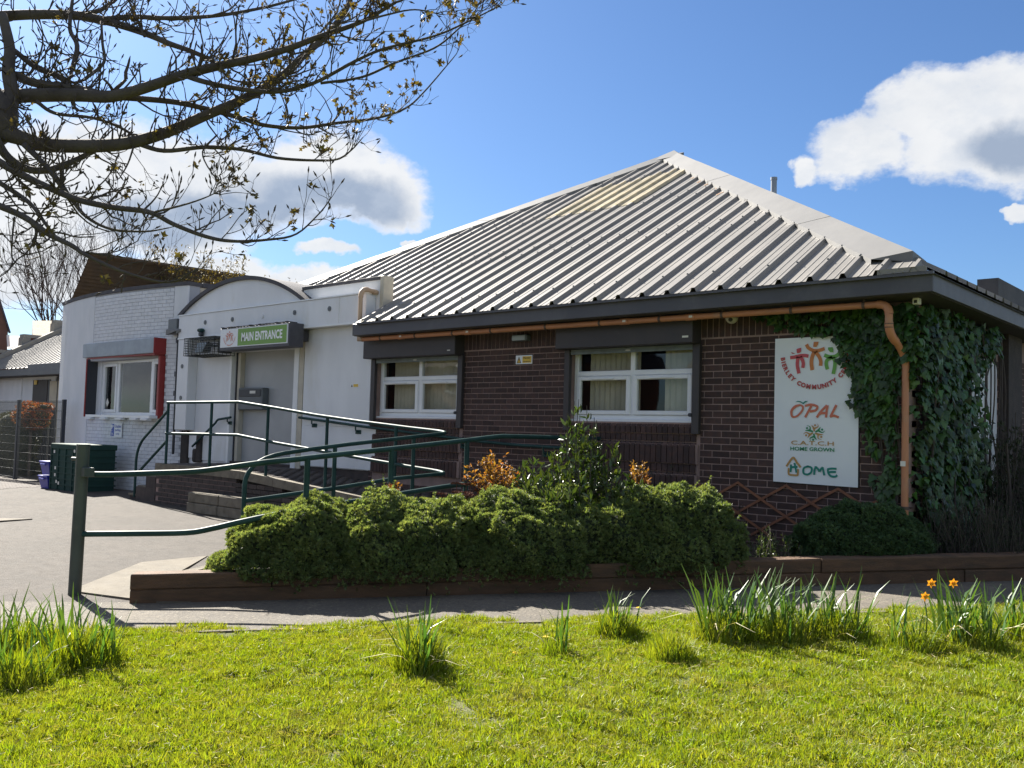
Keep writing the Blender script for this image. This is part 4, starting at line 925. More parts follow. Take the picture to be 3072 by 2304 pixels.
# outer rail of the lower run, from the thick post up to the hall wall
XO = 2.16
ft = thing('handrail', 'long green outer handrail running from the thick post up the ramp to the brick wall', 'handrail', (1.9, -3, -2.5))
pf = np.array([.848, -5.809]); zpf = gz(*pf)
zo1 = lambda y: -1.425+(y+4.48)*.090
T1_ = smooth_path([(.848, -5.809, -1.608), (1.043, -5.651, -1.604), (1.387, -5.374, -1.578), (1.615, -5.19, -1.558), (1.80, -5.04, -1.523), (1.952, -4.918, -1.49), (2.08, -4.76, -1.458), (2.15, -4.56, -1.436), (XO, -4.185, -1.40), (XO, -3.306, -1.322), (XO, -2.387, -1.237), (XO, -1.9, -1.19), (XO, -1.6, -1.184), (XO, -.03, -1.184)], 4)
T2_ = smooth_path([(.848, -5.808, -2.127), (1.224, -5.505, -2.107), (1.589, -5.211, -2.083), (1.76, -5.07, -2.04), (1.91, -4.94, -1.988), (2.06, -4.74, -1.93), (2.14, -4.5, -1.885), (XO, -3.986, -1.837), (XO, -3.29, -1.772), (XO, -2.54, -1.705), (XO, -2.1, -1.69), (XO, -1.5, -1.69), (XO, -.03, -1.69)], 4)
for nm, P_ in (('top_rail', T1_), ('lower_rail', T2_)): MB().tube(P_, RR+.0015, 12).build(nm, 'rail_green', ft, smooth='auto')
for y in (-4.40, -3.42, -2.38): MB().tube([(XO, y, ZP-.5), (XO, y, zo1(y)-.01)], RR+.003, 12).build('post', 'rail_green', ft, smooth='auto')
bp = thing('bollard_post', 'thick grey green steel post at the foot of the ramp rail', 'post', (pf[0], pf[1], zpf))
MB().tube([(pf[0]-.02, pf[1], zpf-.2), (pf[0]+.004, pf[1], zpf+1.285)], .054, 20).tube([(pf[0]+.004, pf[1], zpf+1.284), (pf[0]+.004, pf[1], zpf+1.30)], .056, 20).build('shaft', 'post_green', bp, smooth='auto')
boxpart('bracket', 'post_green', bp, pf[0]+.045, pf[0]+.12, pf[1]-.03, pf[1]+.06, zpf+1.02, zpf+1.10, bev=.005); MB().tube([(pf[0]-.10, pf[1]-.045, zpf+1.17), (pf[0]-.03, pf[1]-.03, zpf+1.17)], .017, 10).build('bolt', 'post_green', bp)
# wall rails
def wallrail(label, pts, brk, loc):
    t = thing('wall_rail', label, 'handrail', loc, 'handrails fixed to the walls')
    MB().tube(pts, .021, 12).build('rail', 'rail_green', t, smooth='auto')
    for x, z in brk:
        MB().tube([(x, -.085, z), (x, -.085, z-.075), (x+.0, -.03, z-.10)], .012, 8).build('bracket', 'rail_green', t); boxpart('bracket_plate', 'rail_green', t, x-.07, x+.07, -.035, -.022, z-.135, z-.07, bev=.006)
wallrail('long green wall rail sloping across the white panel onto the brick wall', [(-4.06, -.085, -.985), (-2.25, -.085, -1.118), (.2, -.085, -1.275), (.75, -.085, -1.30), (1.95, -.085, -1.325)], [(-3.7, -1.01), (-2.55, -1.095), (-.2, -1.25), (1.3, -1.31)], (-1, -.08, -1.1))
q0, q1, q2 = at(692, 1252, 1, -.09), at(657, 1258, 1, -.09), at(577, 1339, 1, -.09)
wallrail('short green wall rail sloping down beside the entrance door over the steps', [q0]+bend2(q1+[.03, 0, .003], q1-[.06, 0, 0], q1+(q2-q1)*.12)+[q2], [(q0[0]-.12, q0[2])], (-7, -.08, -1.4))

# ------------------------------------------------------------------ timber planter
pl = thing('timber_planter', 'long low planter edged with two courses of brown timber sleepers', 'planter', (4, -3, -2.5))
def sleeper(s0, s1, k, m='sleeper'):
    a, b = SN(s0, 0), SN(s1, 0); za, zb = gz(*a)-.012+k*.127, gz(*b)-.012+k*.127; d = E2*.21; j = rng.uniform(-.008, .008); e = np.array([E2[0], E2[1], 0])
    mb = MB(); A = np.array([*a, 0])+e*j; B = np.array([*b, 0])+e*j; n = 8; rows = []
    c = .012                                  # weathered arrises
    sec = [(0, c), (0, .125-c), (-c, .125), (-.2+c, .125), (-.2, .125-c), (-.2, 0), (-c, 0)]
    for i in range(n+1):
        t = i/n; p = A+(B-A)*t; z = za+(zb-za)*t
        rows.append([(p[0]+e[0]*(o+.004*mnoise.noise(Vector((p[0]*3, p[1]*3, o*9+k)))), p[1]+e[1]*(o+.004*mnoise.noise(Vector((p[0]*3, p[1]*3, o*9+k)))), z+h+.005*mnoise.noise(Vector((p[0]*2, p[1]*2, h*7)))*(h > .1)) for o, h in sec])
    q = len(sec); mb.add([v for r in rows for v in r], [(i*q+j_, (i+1)*q+j_, (i+1)*q+(j_+1) % q, i*q+(j_+1) % q) for i in range(n) for j_ in range(q)]+[tuple(range(q)), tuple(range(n*q, n*q+q))[::-1]])
    mb.build('sleeper', m, pl)
for k, cuts in ((0, [0, 2.45, 4.9, 7.3, 9.7, 12.5]), (1, [0, 1.15, 3.55, 5.95, 8.35, 10.8, 12.5])):
    for a, b in zip(cuts[:-1], cuts[1:]): sleeper(a+.004, b-.004, k)
a = SN(0, -.2); e = np.array([E2[0], E2[1]])
vs = []; ss = np.linspace(.25, 12.4, 40); nn = np.linspace(-.12, -5.5, 22)
for s_ in ss:
    for n in nn:
        p = SN(s_, n); vs.append((p[0], p[1], gz(*p)+.16+.03*mnoise.noise(Vector((p[0]*2, p[1]*2, 0)))))
keep = lambda p: p[0] > 2.26 and p[1] < .05 or p[0] > 5.9
fs = []
for i in range(39):
    for j in range(21):
        q = (i*22+j, (i+1)*22+j, (i+1)*22+j+1, i*22+j+1)
        if all(keep(vs[k]) for k in q): fs.append(q)
for i in range(0): pass
MB().add(vs, fs).build('soil', 'soil', pl, smooth=True)
ed = thing('edging_strip', 'narrow pale concrete edging between the path and the lawn', 'kerb', (3, -5.5, -2.6))
for i in range(6):
    s0 = .55+i*.92; a, b = SN(s0+.004, 1.225), SN(s0+.914, 1.225); c, d = SN(s0+.914, 1.275), SN(s0+.004, 1.275); z = lambda p: gz(*p)
    MB().hexa([(*a, z(a)-.1), (*b, z(b)-.1), (*c, z(c)-.1), (*d, z(d)-.1)], [(*a, z(a)+.022), (*b, z(b)+.022), (*c, z(c)+.022), (*d, z(d)+.022)]).build('edging', 'concrete', ed)
ka, kb = at(-60, 1572, 2, -2.65), at(97, 1562, 2, -2.65)
kd = (kb-ka)/np.linalg.norm(kb-ka); kn = np.array([-kd[1], kd[0], 0])
tag(MB().hexa([ka-kn*.0+[0, 0, -.1], kb+[0, 0, -.1], kb+kn*.35+kd*-.25+[0, 0, -.1], ka+kn*.35+[0, 0, -.1]], [ka+[0, 0, .03], kb+[0, 0, .03], kb+kn*.35-kd*.25+[0, 0, .03], ka+kn*.35+[0, 0, .03]]).build('kerb', 'concrete', None), 'short pale concrete kerb set in the asphalt at the left edge', 'kerb')
q = at(150, 1498, 2, -2.64)
tag(MB().add([(q[0]-.2, q[1]-.12, -2.62), (q[0]+.22, q[1]-.08, -2.60), (q[0]+.18, q[1]+.12, -2.615), (q[0]-.18, q[1]+.10, -2.60)], [(0, 1, 2, 3)]).build('litter', 'paper', None), 'flat white scrap of litter lying on the asphalt', 'litter')

# ------------------------------------------------------------------ plants
def ellip_pts(lobes, dens, zmin=None):
    """points spread over the outer skin of a union of lobes (centre, radii) roughened by noise"""
    P = []; Nn = []
    for c, r in lobes:
        c = np.array(c); r = np.array(r); n = int(dens*4*math.pi*((r[0]*r[1]+r[0]*r[2]+r[1]*r[2])/3)); d = rng.normal(size=(n, 3)); d /= np.linalg.norm(d, axis=1)[:, None]
        for q in d:
            k = 1+.13*mnoise.noise(Vector(q*2.3+c*1.7))+.09*mnoise.noise(Vector(q*5.5+c))-rng.random()**2*.14
            P.append(c+q*r*k); Nn.append(q/r)
    P = np.array(P); Nn = np.array(Nn); ok = np.ones(len(P), bool)
    for c, r in lobes: ok &= (((P-np.array(c))/np.array(r))**2).sum(1) > .72
    if zmin is not None: ok &= np.array([bool(zmin(p)) for p in P])
    Nn /= np.linalg.norm(Nn, axis=1)[:, None]; return P[ok], Nn[ok]
def core_mesh(lobes, k=.86):
    V = []; F = []
    import bmesh
    bm = bmesh.new(); bmesh.ops.create_icosphere(bm, subdivisions=3, radius=1); bv = np.array([v.co for v in bm.verts]); bf = np.array([[v.index for v in f.verts] for f in bm.faces]); bm.free()
    for c, r in lobes:
        kk = np.array([k*(1+.13*mnoise.noise(Vector(q*2.3+np.array(c)*1.7))) for q in bv])
        F.append(bf+sum(len(x) for x in V)); V.append(np.array(c)+bv*np.array(r)*kk[:, None])
    return np.vstack(V), np.vstack(F)
def needle_tuft(n=7, l=1, wd=.24, spread=.9):
    v = []; f = []
    for i in range(n):
        a = 2*math.pi*i/n+rng.uniform(-.3, .3); t = spread*(.25+.75*((i*5) % n)/n); d = np.array([math.sin(t)*math.cos(a), math.sin(t)*math.sin(a), math.cos(t)]); s_ = np.cross(d, [.3, .2, 1]); s_ /= np.linalg.norm(s_)
        b = len(v); L = l*rng.uniform(.75, 1.1); v += [d*.12*L-s_*wd*.35, d*.12*L+s_*wd*.35, d*L*.6+s_*wd*.5, d*L]; f += [(b, b+1, b+2), (b, b+2, b+3)]
    return np.array(v), np.array(f)
def leafy(name, P, Nn, tv, tf, size, m, up=.4, jit=.5, parent=None, core=None, kind='stuff', sz=(.75, 1.25), extra_rnd=None):
    n = len(P); d = Nn*(1-up)+np.array([0, 0, up])+rng.normal(size=(n, 3))*jit*.5
    V, F = scatter(tv, tf, P, frames(d, rng.random(n)*6.28), size*rng.uniform(*sz, n)); k = len(tf); rnd = np.repeat(rng.random(n), k)
    mats = [m]; mi = np.zeros(len(F), np.int32)
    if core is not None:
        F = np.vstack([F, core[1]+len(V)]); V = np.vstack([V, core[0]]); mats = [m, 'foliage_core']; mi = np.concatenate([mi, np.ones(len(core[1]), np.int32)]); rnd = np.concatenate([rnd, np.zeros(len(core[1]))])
    o = bpy.data.objects.new(name, fastmesh(name, V, F, mats, rnd, mi)); link(o, parent); return tag(o, kind=kind)
JT = needle_tuft(8, 1, .30, 1.0)
def juniper_mound(label, s0, s1, ztop, seed, m='juniper', b=.58, nc=-.46, size=.034, dens=3600, group=None, front=.10):
    """spreading juniper: one broad low dome of cushions that laps over the sleeper"""
    q = np.random.default_rng(seed); sc_, a_, zb = (s0+s1)/2, (s1-s0)/2, -2.43
    c = SN(sc_, nc); t = thing('juniper_shrub', label, 'shrub', (c[0], c[1], -2.4), group); H = ztop-zb
    def surf(d):
        k = (np.abs(d[:, 0])**2.5+np.abs(d[:, 1])**2.2+np.abs(d[:, 2])**2.0)**(-1/2.2); l = d*k[:, None]; out = []
        for v in l:
            p = Vector((v[0]*a_+seed, v[1]*b, v[2]*H)); r = 1+.20*mnoise.noise(p*2.4)+.26*abs(mnoise.noise(p*4.4+Vector((7, 3, 1))))-.07+.07*mnoise.noise(p*12)
            out.append(v*r)
        l = np.array(out); sn = np.c_[sc_+l[:, 0]*a_, nc+l[:, 1]*b, zb+l[:, 2]*H]; w3 = np.c_[B0[0]+sn[:, 0]*E1[0]+sn[:, 1]*E2[0], B0[1]+sn[:, 0]*E1[1]+sn[:, 1]*E2[1], sn[:, 2]+.037*sn[:, 0]]
        return w3, np.c_[d[:, 0]*E1[0]+d[:, 1]*E2[0], d[:, 0]*E1[1]+d[:, 1]*E2[1], d[:, 2]*1.1]
    n = int(dens*(a_+b)*3.2); d = q.normal(size=(n, 3)); d[:, 2] = np.abs(d[:, 2])*1.0-.12; d /= np.linalg.norm(d, axis=1)[:, None]; P, Nn = surf(d); P = P-Nn*(q.random(n)**2*.05)[:, None]
    import bmesh
    bm = bmesh.new(); bmesh.ops.create_icosphere(bm, subdivisions=4, radius=1); bv = np.array([v.co for v in bm.verts]); bf = np.array([[v.index for v in f.verts] for f in bm.faces]); bm.free()
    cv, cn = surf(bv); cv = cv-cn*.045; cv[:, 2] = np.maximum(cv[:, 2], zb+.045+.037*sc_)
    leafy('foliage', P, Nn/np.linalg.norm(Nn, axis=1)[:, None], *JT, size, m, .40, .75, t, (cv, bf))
    sh = []                                    # longer shoots that break the outline
    k = int(60*a_); dd = q.normal(size=(k, 3)); dd[:, 2] = np.abs(dd[:, 2])*.9; dd /= np.linalg.norm(dd, axis=1)[:, None]; Ps, Ns = surf(dd); Q = []; QN = []
    for p, n_ in zip(Ps, Ns):
        n_ = n_/np.linalg.norm(n_)+q.normal(size=3)*.35; L = q.uniform(.03, .085)
        for j in range(6): Q.append(p+n_*L*j/5); QN.append(n_+q.normal(size=3)*.4)
    leafy('shoots', np.array(Q), np.array(QN), *JT, size*.8, m, .2, .6, t)
    MB().tube([(c[0], c[1], -2.55), (c[0], c[1], -2.1)], .03, 6).build('stem', 'bark', t); return t
G_ = 'junipers spilling over the sleeper edge'
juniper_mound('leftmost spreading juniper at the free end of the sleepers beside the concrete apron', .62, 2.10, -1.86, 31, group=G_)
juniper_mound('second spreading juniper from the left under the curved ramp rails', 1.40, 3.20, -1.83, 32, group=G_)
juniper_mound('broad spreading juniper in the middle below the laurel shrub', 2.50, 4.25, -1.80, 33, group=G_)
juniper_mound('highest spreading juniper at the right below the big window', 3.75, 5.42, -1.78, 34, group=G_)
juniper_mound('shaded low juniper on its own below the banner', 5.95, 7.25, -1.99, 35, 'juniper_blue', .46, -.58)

def leafshape(L=1, wd=.36, fold=.12, curl=.1): # folded leaf along +Z from its stalk
    return np.array([[0, 0, 0], [-wd/2, fold, .35*L], [0, 0, .4*L], [wd/2, fold, .35*L], [-wd*.36, fold*.8-curl*.4, .72*L], [0, -curl*.4, .72*L], [wd*.36, fold*.8-curl*.4, .72*L], [0, -curl, L]]), np.array([[0, 2, 1], [0, 3, 2], [1, 2, 5], [1, 5, 4], [2, 3, 6], [2, 6, 5], [4, 5, 7], [5, 6, 7]])
LV, LF = leafshape()
def leafy_parts(parent, P, D, size, m, nparts, name='leaf', near=True, shape=None, sz=(.7, 1.2)):
    """the nparts leaves nearest the camera become leaf objects, the rest one mass of foliage"""
    v, f = shape or (LV, LF); n = len(P); sp = rng.random(n)*6.28; Fm = frames(D, sp); S_ = size*rng.uniform(*sz, n); od = np.argsort(((P-CAM)**2).sum(1)-.5*S_)
    lm = fastmesh(name, v, f, m)
    for i in od[:nparts]:
        inst(name, lm, parent, P[i], (S_[i],)*3, Matrix([list(map(float, r)) for r in Fm[i]]).to_quaternion())
    k = od[nparts:]
    if len(k):
        V, F = scatter(v, f, P[k], Fm[k], S_[k]); o = bpy.data.objects.new('foliage', fastmesh('foliage', V, F, m, np.repeat(rng.random(len(k)), len(f)))); link(o, parent); tag(o, kind='stuff')
# laurel with upright leaf rosettes
lb = dpt(1735, 1540, 8.9)
t = thing('laurel_shrub', 'tall glossy dark green laurel shrub in front of the big window', 'shrub', (lb[0], lb[1], -2.35))
st = MB(); P = []; Dv = []
for i in range(185):
    a = rng.uniform(0, 6.28); r = .80*math.sqrt(rng.random()); h = 1.50-1.02*r+rng.uniform(-.42, .06)
    if i < 7: r *= .25; h = rng.uniform(1.30, 1.56)
    tip = np.array([lb[0]+r*math.cos(a), lb[1]+r*math.sin(a), -2.35+max(.40, h)]); b0 = np.array([lb[0]+r*.3*math.cos(a), lb[1]+r*.3*math.sin(a), -2.38]); md = (b0+tip)/2+[.05*math.cos(a), .05*math.sin(a), -.05]
    pth = smooth_path([b0, md, tip], 6); st.tube(pth, np.linspace(.010, .003, len(pth)), 5)
    for k in range(rng.integers(22, 34)):
        u = rng.uniform(.35, 1.0)**.7; p = pth[min(len(pth)-1, int(u*(len(pth)-1)))]+rng.normal(size=3)*.012; an = rng.uniform(0, 6.28); el_ = rng.uniform(.0, 1.1) if u < .93 else rng.uniform(.7, 1.45)
        P.append(p); Dv.append([math.cos(an)*math.cos(el_), math.sin(an)*math.cos(el_), math.sin(el_)])
st.build('stem', 'bark', t); leafy_parts(t, np.array(P), np.array(Dv), .085, 'laurel', 300, shape=leafshape(1, .34, .10, .08), sz=(.6, 1.25))
# golden young shrubs
def gold(label, px, py, d, w_, h, n, seed):
    c = dpt(px, py, d); t = thing('golden_shrub', label, 'shrub', tuple(c), 'young golden leaved shrubs among the junipers'); P = []; Dv = []; st = MB(); r_ = np.random.default_rng(seed)
    for i in range(n):
        a = r_.uniform(0, 6.28); r = w_*r_.random()**.7; tip = c+[r*math.cos(a), r*math.sin(a), h*(r_.uniform(.45, 1.0) if i else 1.0)*(1-.45*r/w_)]; pth = smooth_path([c+[r*.2*math.cos(a), r*.2*math.sin(a), -.15], (c+tip)/2+[.03, 0, 0], tip], 4)
        st.tube(pth, np.linspace(.005, .002, len(pth)), 4)
        for k in range(26):
            u = r_.uniform(.35, 1); p = pth[int(u*(len(pth)-1))]+r_.normal(size=3)*.014; an = r_.uniform(0, 6.28); e_ = r_.uniform(-.2, 1.1); P.append(p); Dv.append([math.cos(an)*math.cos(e_), math.sin(an)*math.cos(e_), math.sin(e_)])
    st.build('stem', 'twig', t); leafy_parts(t, np.array(P), np.array(Dv), .042, 'gold_leaf', 120, shape=leafshape(1, .42, .1, .15))
gold('wide golden shrub between the juniper hedge and the outer ramp rail', 1475, 1500, 9.0, .36, .56, 40, 3)
gold('slim golden shrub just right of the laurel', 1912, 1480, 9.2, .13, .44, 12, 4)
gold('tiny golden sprig poking above the second juniper', 1172, 1478, 8.9, .07, .13, 4, 5)
c = dpt(1375, 1510, 8.9); t = thing('sedum_plant', 'dried brown sedum heads standing behind the middle juniper', 'plant', tuple(c))
for i in range(16):
    p = c+[rng.uniform(-.22, .30), rng.uniform(-.2, .25), 0]; h = rng.uniform(.05, .22); MB().tube([p-[0, 0, .25], p+[0, 0, h]], .004, 4).build('stem', 'sedum', t)
    k = 60; a = rng.random(k)*6.28; r = .055*np.sqrt(rng.random(k)); Q = np.c_[p[0]+r*np.cos(a), p[1]+r*np.sin(a), p[2]+h+.01*rng.random(k)-r*.2]
    V, F = scatter(*needle_tuft(4, 1, .8, 1.2), Q, frames(np.tile([0, 0, 1.], (k, 1))+rng.normal(size=(k, 3))*.4, a), np.full(k, .014)); o = bpy.data.objects.new('flower_head', fastmesh('flower_head', V, F, 'sedum')); link(o, t)
# dark climbers low on the wall behind
def wispy(name, label, cat, c, rx, ry, h, n, m, leaf, size, group=None, lean=.25, stemr=.004):
    c = np.array(c); t = thing(name, label, cat, tuple(c), group); st = MB(); P = []; Dv = []
    for i in range(n):
        a = rng.uniform(0, 6.28); r = math.sqrt(rng.random()); b = c+[rx*r*math.cos(a), ry*r*math.sin(a), 0]; tip = b+[rng.normal()*lean*h*.5, rng.normal()*lean*h*.5, h*rng.uniform(.55, 1)*(1-.35*r*r)]; pth = smooth_path([b, (b+tip)/2+rng.normal(size=3)*.02, tip], 4); st.tube(pth, np.linspace(stemr, stemr*.5, len(pth)), 4, False)
        for k in range(leaf):
            u = rng.uniform(.1, 1); p = pth[int(u*(len(pth)-1))]; d = tip-b; d /= np.linalg.norm(d); P.append(p+rng.normal(size=3)*.012); Dv.append(d+rng.normal(size=3)*.55)
    st.build('stem', 'twig', t); P = np.array(P); Dv = np.array(Dv); V, F = scatter(*leafshape(1, .28, .06, .1), P, frames(Dv, rng.random(len(P))*6), size*rng.uniform(.7, 1.2, len(P)))
    o = bpy.data.objects.new('foliage', fastmesh('foliage', V, F, m, np.repeat(rng.random(len(P)), 8))); link(o, t); tag(o, kind='stuff'); return t
wispy('climber', 'sparse dark climber on the bricks below the big window', 'climber', (3.15, -.12, -2.3), .35, .10, 1.0, 22, 'heather', 40, .035)
wispy('climber', 'thin dark climber rising through the left end of the trellis', 'climber', (3.95, -.10, -2.3), .16, .08, .85, 12, 'heather', 44, .035)
wispy('low_shrub', 'small yellow tipped shrub at the right end of the juniper hedge', 'shrub', (*SN(5.65, -.45), -2.33), .22, .2, .42, 40, 'laurel', 30, .030)
wispy('heather_shrub', 'wide dark heather bush below the ivy corner right of the low juniper', 'shrub', (*SN(7.75, -.55), -2.25), .55, .45, .72, 260, 'heather', 46, .022, 'heathers in the shade below the ivy', .3)
wispy('heather_shrub', 'dark heather bush with upright tips against the corner drainpipe', 'shrub', (*SN(7.15, -1.25), -2.25), .42, .4, .95, 220, 'heather', 46, .024, 'heathers in the shade below the ivy', .22)
wispy('heather_shrub', 'rightmost dark heather bush at the edge of the view', 'shrub', (*SN(8.75, -.6), -2.2), .6, .5, .85, 260, 'heather', 46, .022, 'heathers in the shade below the ivy', .3)
wispy('grass_tuft', 'bright tuft of grass sprouting between the middle and right junipers', 'grass', (*SN(3.98, -.55), -1.98), .09, .09, .24, 80, 'grass', 5, .10, None, .5, .0015)
sx_ = dpt(3034, 1560, 9.6)
t = thing('sapling', 'bare slender sapling stem against the side wall at the far right', 'sapling', (sx_[0], sx_[1], -2.35))
MB().tube(smooth_path([(sx_[0], sx_[1], -2.4), dpt(3030, 1480, 9.6), dpt(3024, 1400, 9.6), dpt(3020, 1330, 9.6)], 5), np.linspace(.018, .010, 16), 8).build('stem', 'twig', t)
# ---- ivy over the corner
t = thing('ivy', 'thick dark green ivy smothering the hall corner and eaves', 'climber', (5.8, -.1, -2.3))
P = []; Dv = []
def front_edge(z):                             # left margin of the ivy on the front wall
    return float(np.interp(z, [-2.3, -1.7, -1.35, -1.0, -.72, -.5, -.2, -.02, .08, .2], [5.62, 5.62, 5.58, 5.50, 5.36, 5.34, 5.26, 5.10, 4.55, 4.2]))
rv = rng
while len(P) < 2300:
    z = rv.uniform(-2.1, .23); x = rv.uniform(4.2, 5.95); e_ = front_edge(z)+rv.normal()*.05
    if x < e_ or (z > .05 and x < 5.2 and rv.random() < .6): continue
    if x > 5.76 and z < -.30 and rv.random() < (.95 if z < -.62 else .6): continue
    if mnoise.noise(Vector((x*4, 1, z*4))) < -.22 and x < 5.7 and z < -.5: continue
    thick = (.04+.15*min(1, (x-e_)/.35)*(.35+.65*min(1, (z+2.3)/1.5)))*(.6+.6*mnoise.noise(Vector((x*5, z*5, 2))))
    if x > 5.72 and z < -.3: thick = .02
    P.append((x, -.02-thick*rv.random()**.6, z)); Dv.append((rv.normal()*.55, -.35+rv.normal()*.25, -1))
def side_edge(z): return float(np.interp(z, [-2.3, -1.6, -1.2, -.8, -.45, -.2, .2], [1.7, 2.1, 2.0, 1.8, 1.75, 2.3, 3.0]))
nfront = len(P)
while len(P) < nfront+4200:
    z = rv.uniform(-2.2, .24); y = rv.uniform(-.1, 3.1)
    if y > side_edge(z)+rv.normal()*.10: continue
    if y < .12 and z < -.45: continue
    P.append((5.88+(.03+.20*rv.random()**.7)*(.75+.7*mnoise.noise(Vector((y*3, z*3, 5)))), y, z)); Dv.append((.35+rv.normal()*.2, rv.normal()*.35-.15, -1))
P = np.array(P); Dv = np.array(Dv, float)
def ivyleaf():
    o = [(0, 0), (.42, -.05), (.52, .28), (.30, .42), (.26, .62), (0, 1.0), (-.26, .62), (-.30, .42), (-.52, .28), (-.42, -.05)]
    v = [(0, .06, .34)]+[(x, -.05*abs(x)*4*.3, z) for x, z in o]; return np.array(v, float), np.array([(0, i+1, (i+1) % 10+1) for i in range(10)])
z_ = Dv/np.linalg.norm(Dv, axis=1)[:, None]
nrm = np.where((np.arange(len(P)) < nfront)[:, None], [[0, -1., .25]], [[1., -.35, .25]])+rng.normal(size=(len(P), 3))*.5
yv = nrm-z_*(nrm*z_).sum(1)[:, None]; yv /= np.linalg.norm(yv, axis=1)[:, None]; xv = np.cross(yv, z_); Fm = np.stack([xv, yv, z_], axis=2); sz = .092*rng.uniform(.30, 1.15, len(P))
iv, if_ = ivyleaf(); lm = fastmesh('leaf', iv, if_, 'ivy'); depth = ((P-CAM)**2).sum(1); out_ = np.where(np.arange(len(P)) < nfront, -P[:, 1], P[:, 0]-5.9)
od = np.argsort(depth*.02-out_*3-sz*10)
for i in od[:300]: inst('leaf', lm, t, P[i], (sz[i],)*3, Matrix([list(map(float, r)) for r in Fm[i]]).to_quaternion())
k = od[300:]; V, F = scatter(iv, if_, P[k], Fm[k], sz[k]); o = bpy.data.objects.new('foliage', fastmesh('foliage', V, F, 'ivy', np.repeat(rng.random(len(k)), 10))); link(o, t); tag(o, kind='stuff')
st = MB()
for i in range(34):
    x = 5.90+rng.uniform(.0, .12); y = rng.uniform(.3, 3.1); st.tube(smooth_path([(x, y, -2.5), (x+rng.normal()*.02, y+rng.normal()*.12, -1.4), (x+rng.normal()*.02, y+rng.normal()*.2, -.5), (x, y+rng.normal()*.2, .15)], 5), .009, 5, False)
for i in range(10):
    x = rng.uniform(5.65, 5.85); st.tube(smooth_path([(x, -.03, -2.5), (x+rng.normal()*.05, -.04, -1.4), (x-rng.uniform(0, .2), -.04, -.3)], 5), .008, 5, False)
st.build('stems', 'twig', t, kind='stuff')
wispy('side_shrub', 'brownish twiggy shrub covering the white panel on the side wall', 'shrub', (6.15, 2.5, -2.35), .22, .75, 1.75, 110, 'heather', 60, .055, None, .12, .006)

# ------------------------------------------------------------------ daffodil clumps, long grass and dandelions on the lawn
def blade(L=1, wd=.05, bend=.25, tipbend=0, n=4):
    v = []; f = []
    for i in range(n+1):
        u = i/n; y = bend*u*u+(tipbend*max(0, u-.7)/.3 if tipbend else 0); z = L*(u-.35*abs(bend)*u*u)-(.5*tipbend*max(0, u-.7)/.3 if tipbend else 0); w_ = wd*(1-u**3)*.5+.002
        v += [(-w_, y, z), (w_, y, z)]
    for i in range(n): f.append((2*i, 2*i+1, 2*i+3, 2*i+2))
    return np.array(v), np.array(f)
DL = [fastmesh('leaf', *blade(1, .034, b, tb), 'daffodil_leaf') for b, tb in ((.06, 0), (.14, 0), (.22, 0), (.32, 0), (.10, .12), (.20, .2))]
DRY = [fastmesh('leaf', *blade(1, .03, b, tb), 'dry_leaf') for b, tb in ((.8, .1), (.6, .25))]
def rotz(a, tilt): return (Matrix.Rotation(a, 3, 'Z') @ Matrix.Rotation(tilt, 3, 'X')).to_quaternion()
def clump(label, px, py, w_, h, nl, grass, gh, dry=2, group='daffodil clumps left uncut in the lawn', elong=None, cat='daffodils', name='daffodil_clump'):
    lo, hi = 1, 60
    for _ in range(50):
        md = (lo+hi)/2; p = CAM+ray(px, py)*md
        if p[2] > gz(p[0], p[1])+.012: lo = md
        else: hi = md
    c = CAM+ray(px, py)*lo; t = thing(name, label, cat, tuple(c), group); el_ = np.array(elong if elong else (w_, w_))
    e1 = np.array([RGT[0], RGT[1]]); e1 /= np.linalg.norm(e1); e2 = np.array([-e1[1], e1[0]])
    def spot(k=1.): a = rng.uniform(0, 6.28); r = math.sqrt(rng.random())*k; q = c[:2]+e1*el_[0]*r*math.cos(a)+e2*el_[1]*r*math.sin(a); return q, a, r
    for i in range(int(nl*1.5)):
        q, a, r = spot(.85); L = h*rng.uniform(.70, 1.22); aa = rng.uniform(0, 6.28)
        inst('leaf', DL[rng.integers(6)], t, (q[0], q[1], c[2]-.02), (L*rng.uniform(.8, 1.2), L, L), rotz(aa, -rng.uniform(.0, .22)-.1*r))
    for i in range(dry):
        q, a, r = spot(.8); L = h*rng.uniform(.6, .95); inst('leaf', DRY[rng.integers(2)], t, (q[0], q[1], c[2]-.01), (L, L, L), rotz(rng.uniform(0, 6.28), -.25), label='dry bleached leaf')
    n = int(grass*1.7)
    if n:
        Pq = []; 
        for i in range(n): q, a, r = spot(1.05); Pq.append((q[0], q[1], c[2]-.015, r))
        Pq = np.array(Pq); d = np.c_[rng.normal(size=n)*.22, rng.normal(size=n)*.22, np.ones(n)]; V, F = scatter(*blade(1, .03, .25, 0, 3), Pq[:, :3], frames(d, rng.random(n)*6.28), 1.2*gh*rng.uniform(.45, 1.15, n)*(1.1-.5*Pq[:, 3]))
        o = bpy.data.objects.new('grass', fastmesh('grass', V, F, 'grass', np.repeat(rng.random(n), 3))); link(o, t); tag(o, kind='stuff')
    return t, c
clump('daffodil clump at the very left edge nearest the camera', 40, 2060, .22, .36, 26, 900, .20)
clump('daffodil clump left of the camera behind the one nearest the edge', 245, 2000, .24, .42, 34, 900, .24)
clump('far left daffodil clump beside the asphalt with a dandelion', 85, 1960, .30, .44, 36, 700, .22)
clump('lone daffodil clump with pale bent leaves in the middle left of the lawn', 1255, 2010, .13, .40, 26, 900, .24, 7, elong=(.13, .22))
clump('thin daffodil clump of few stalks in the middle of the lawn', 1665, 1965, .10, .36, 9, 260, .13, 2)
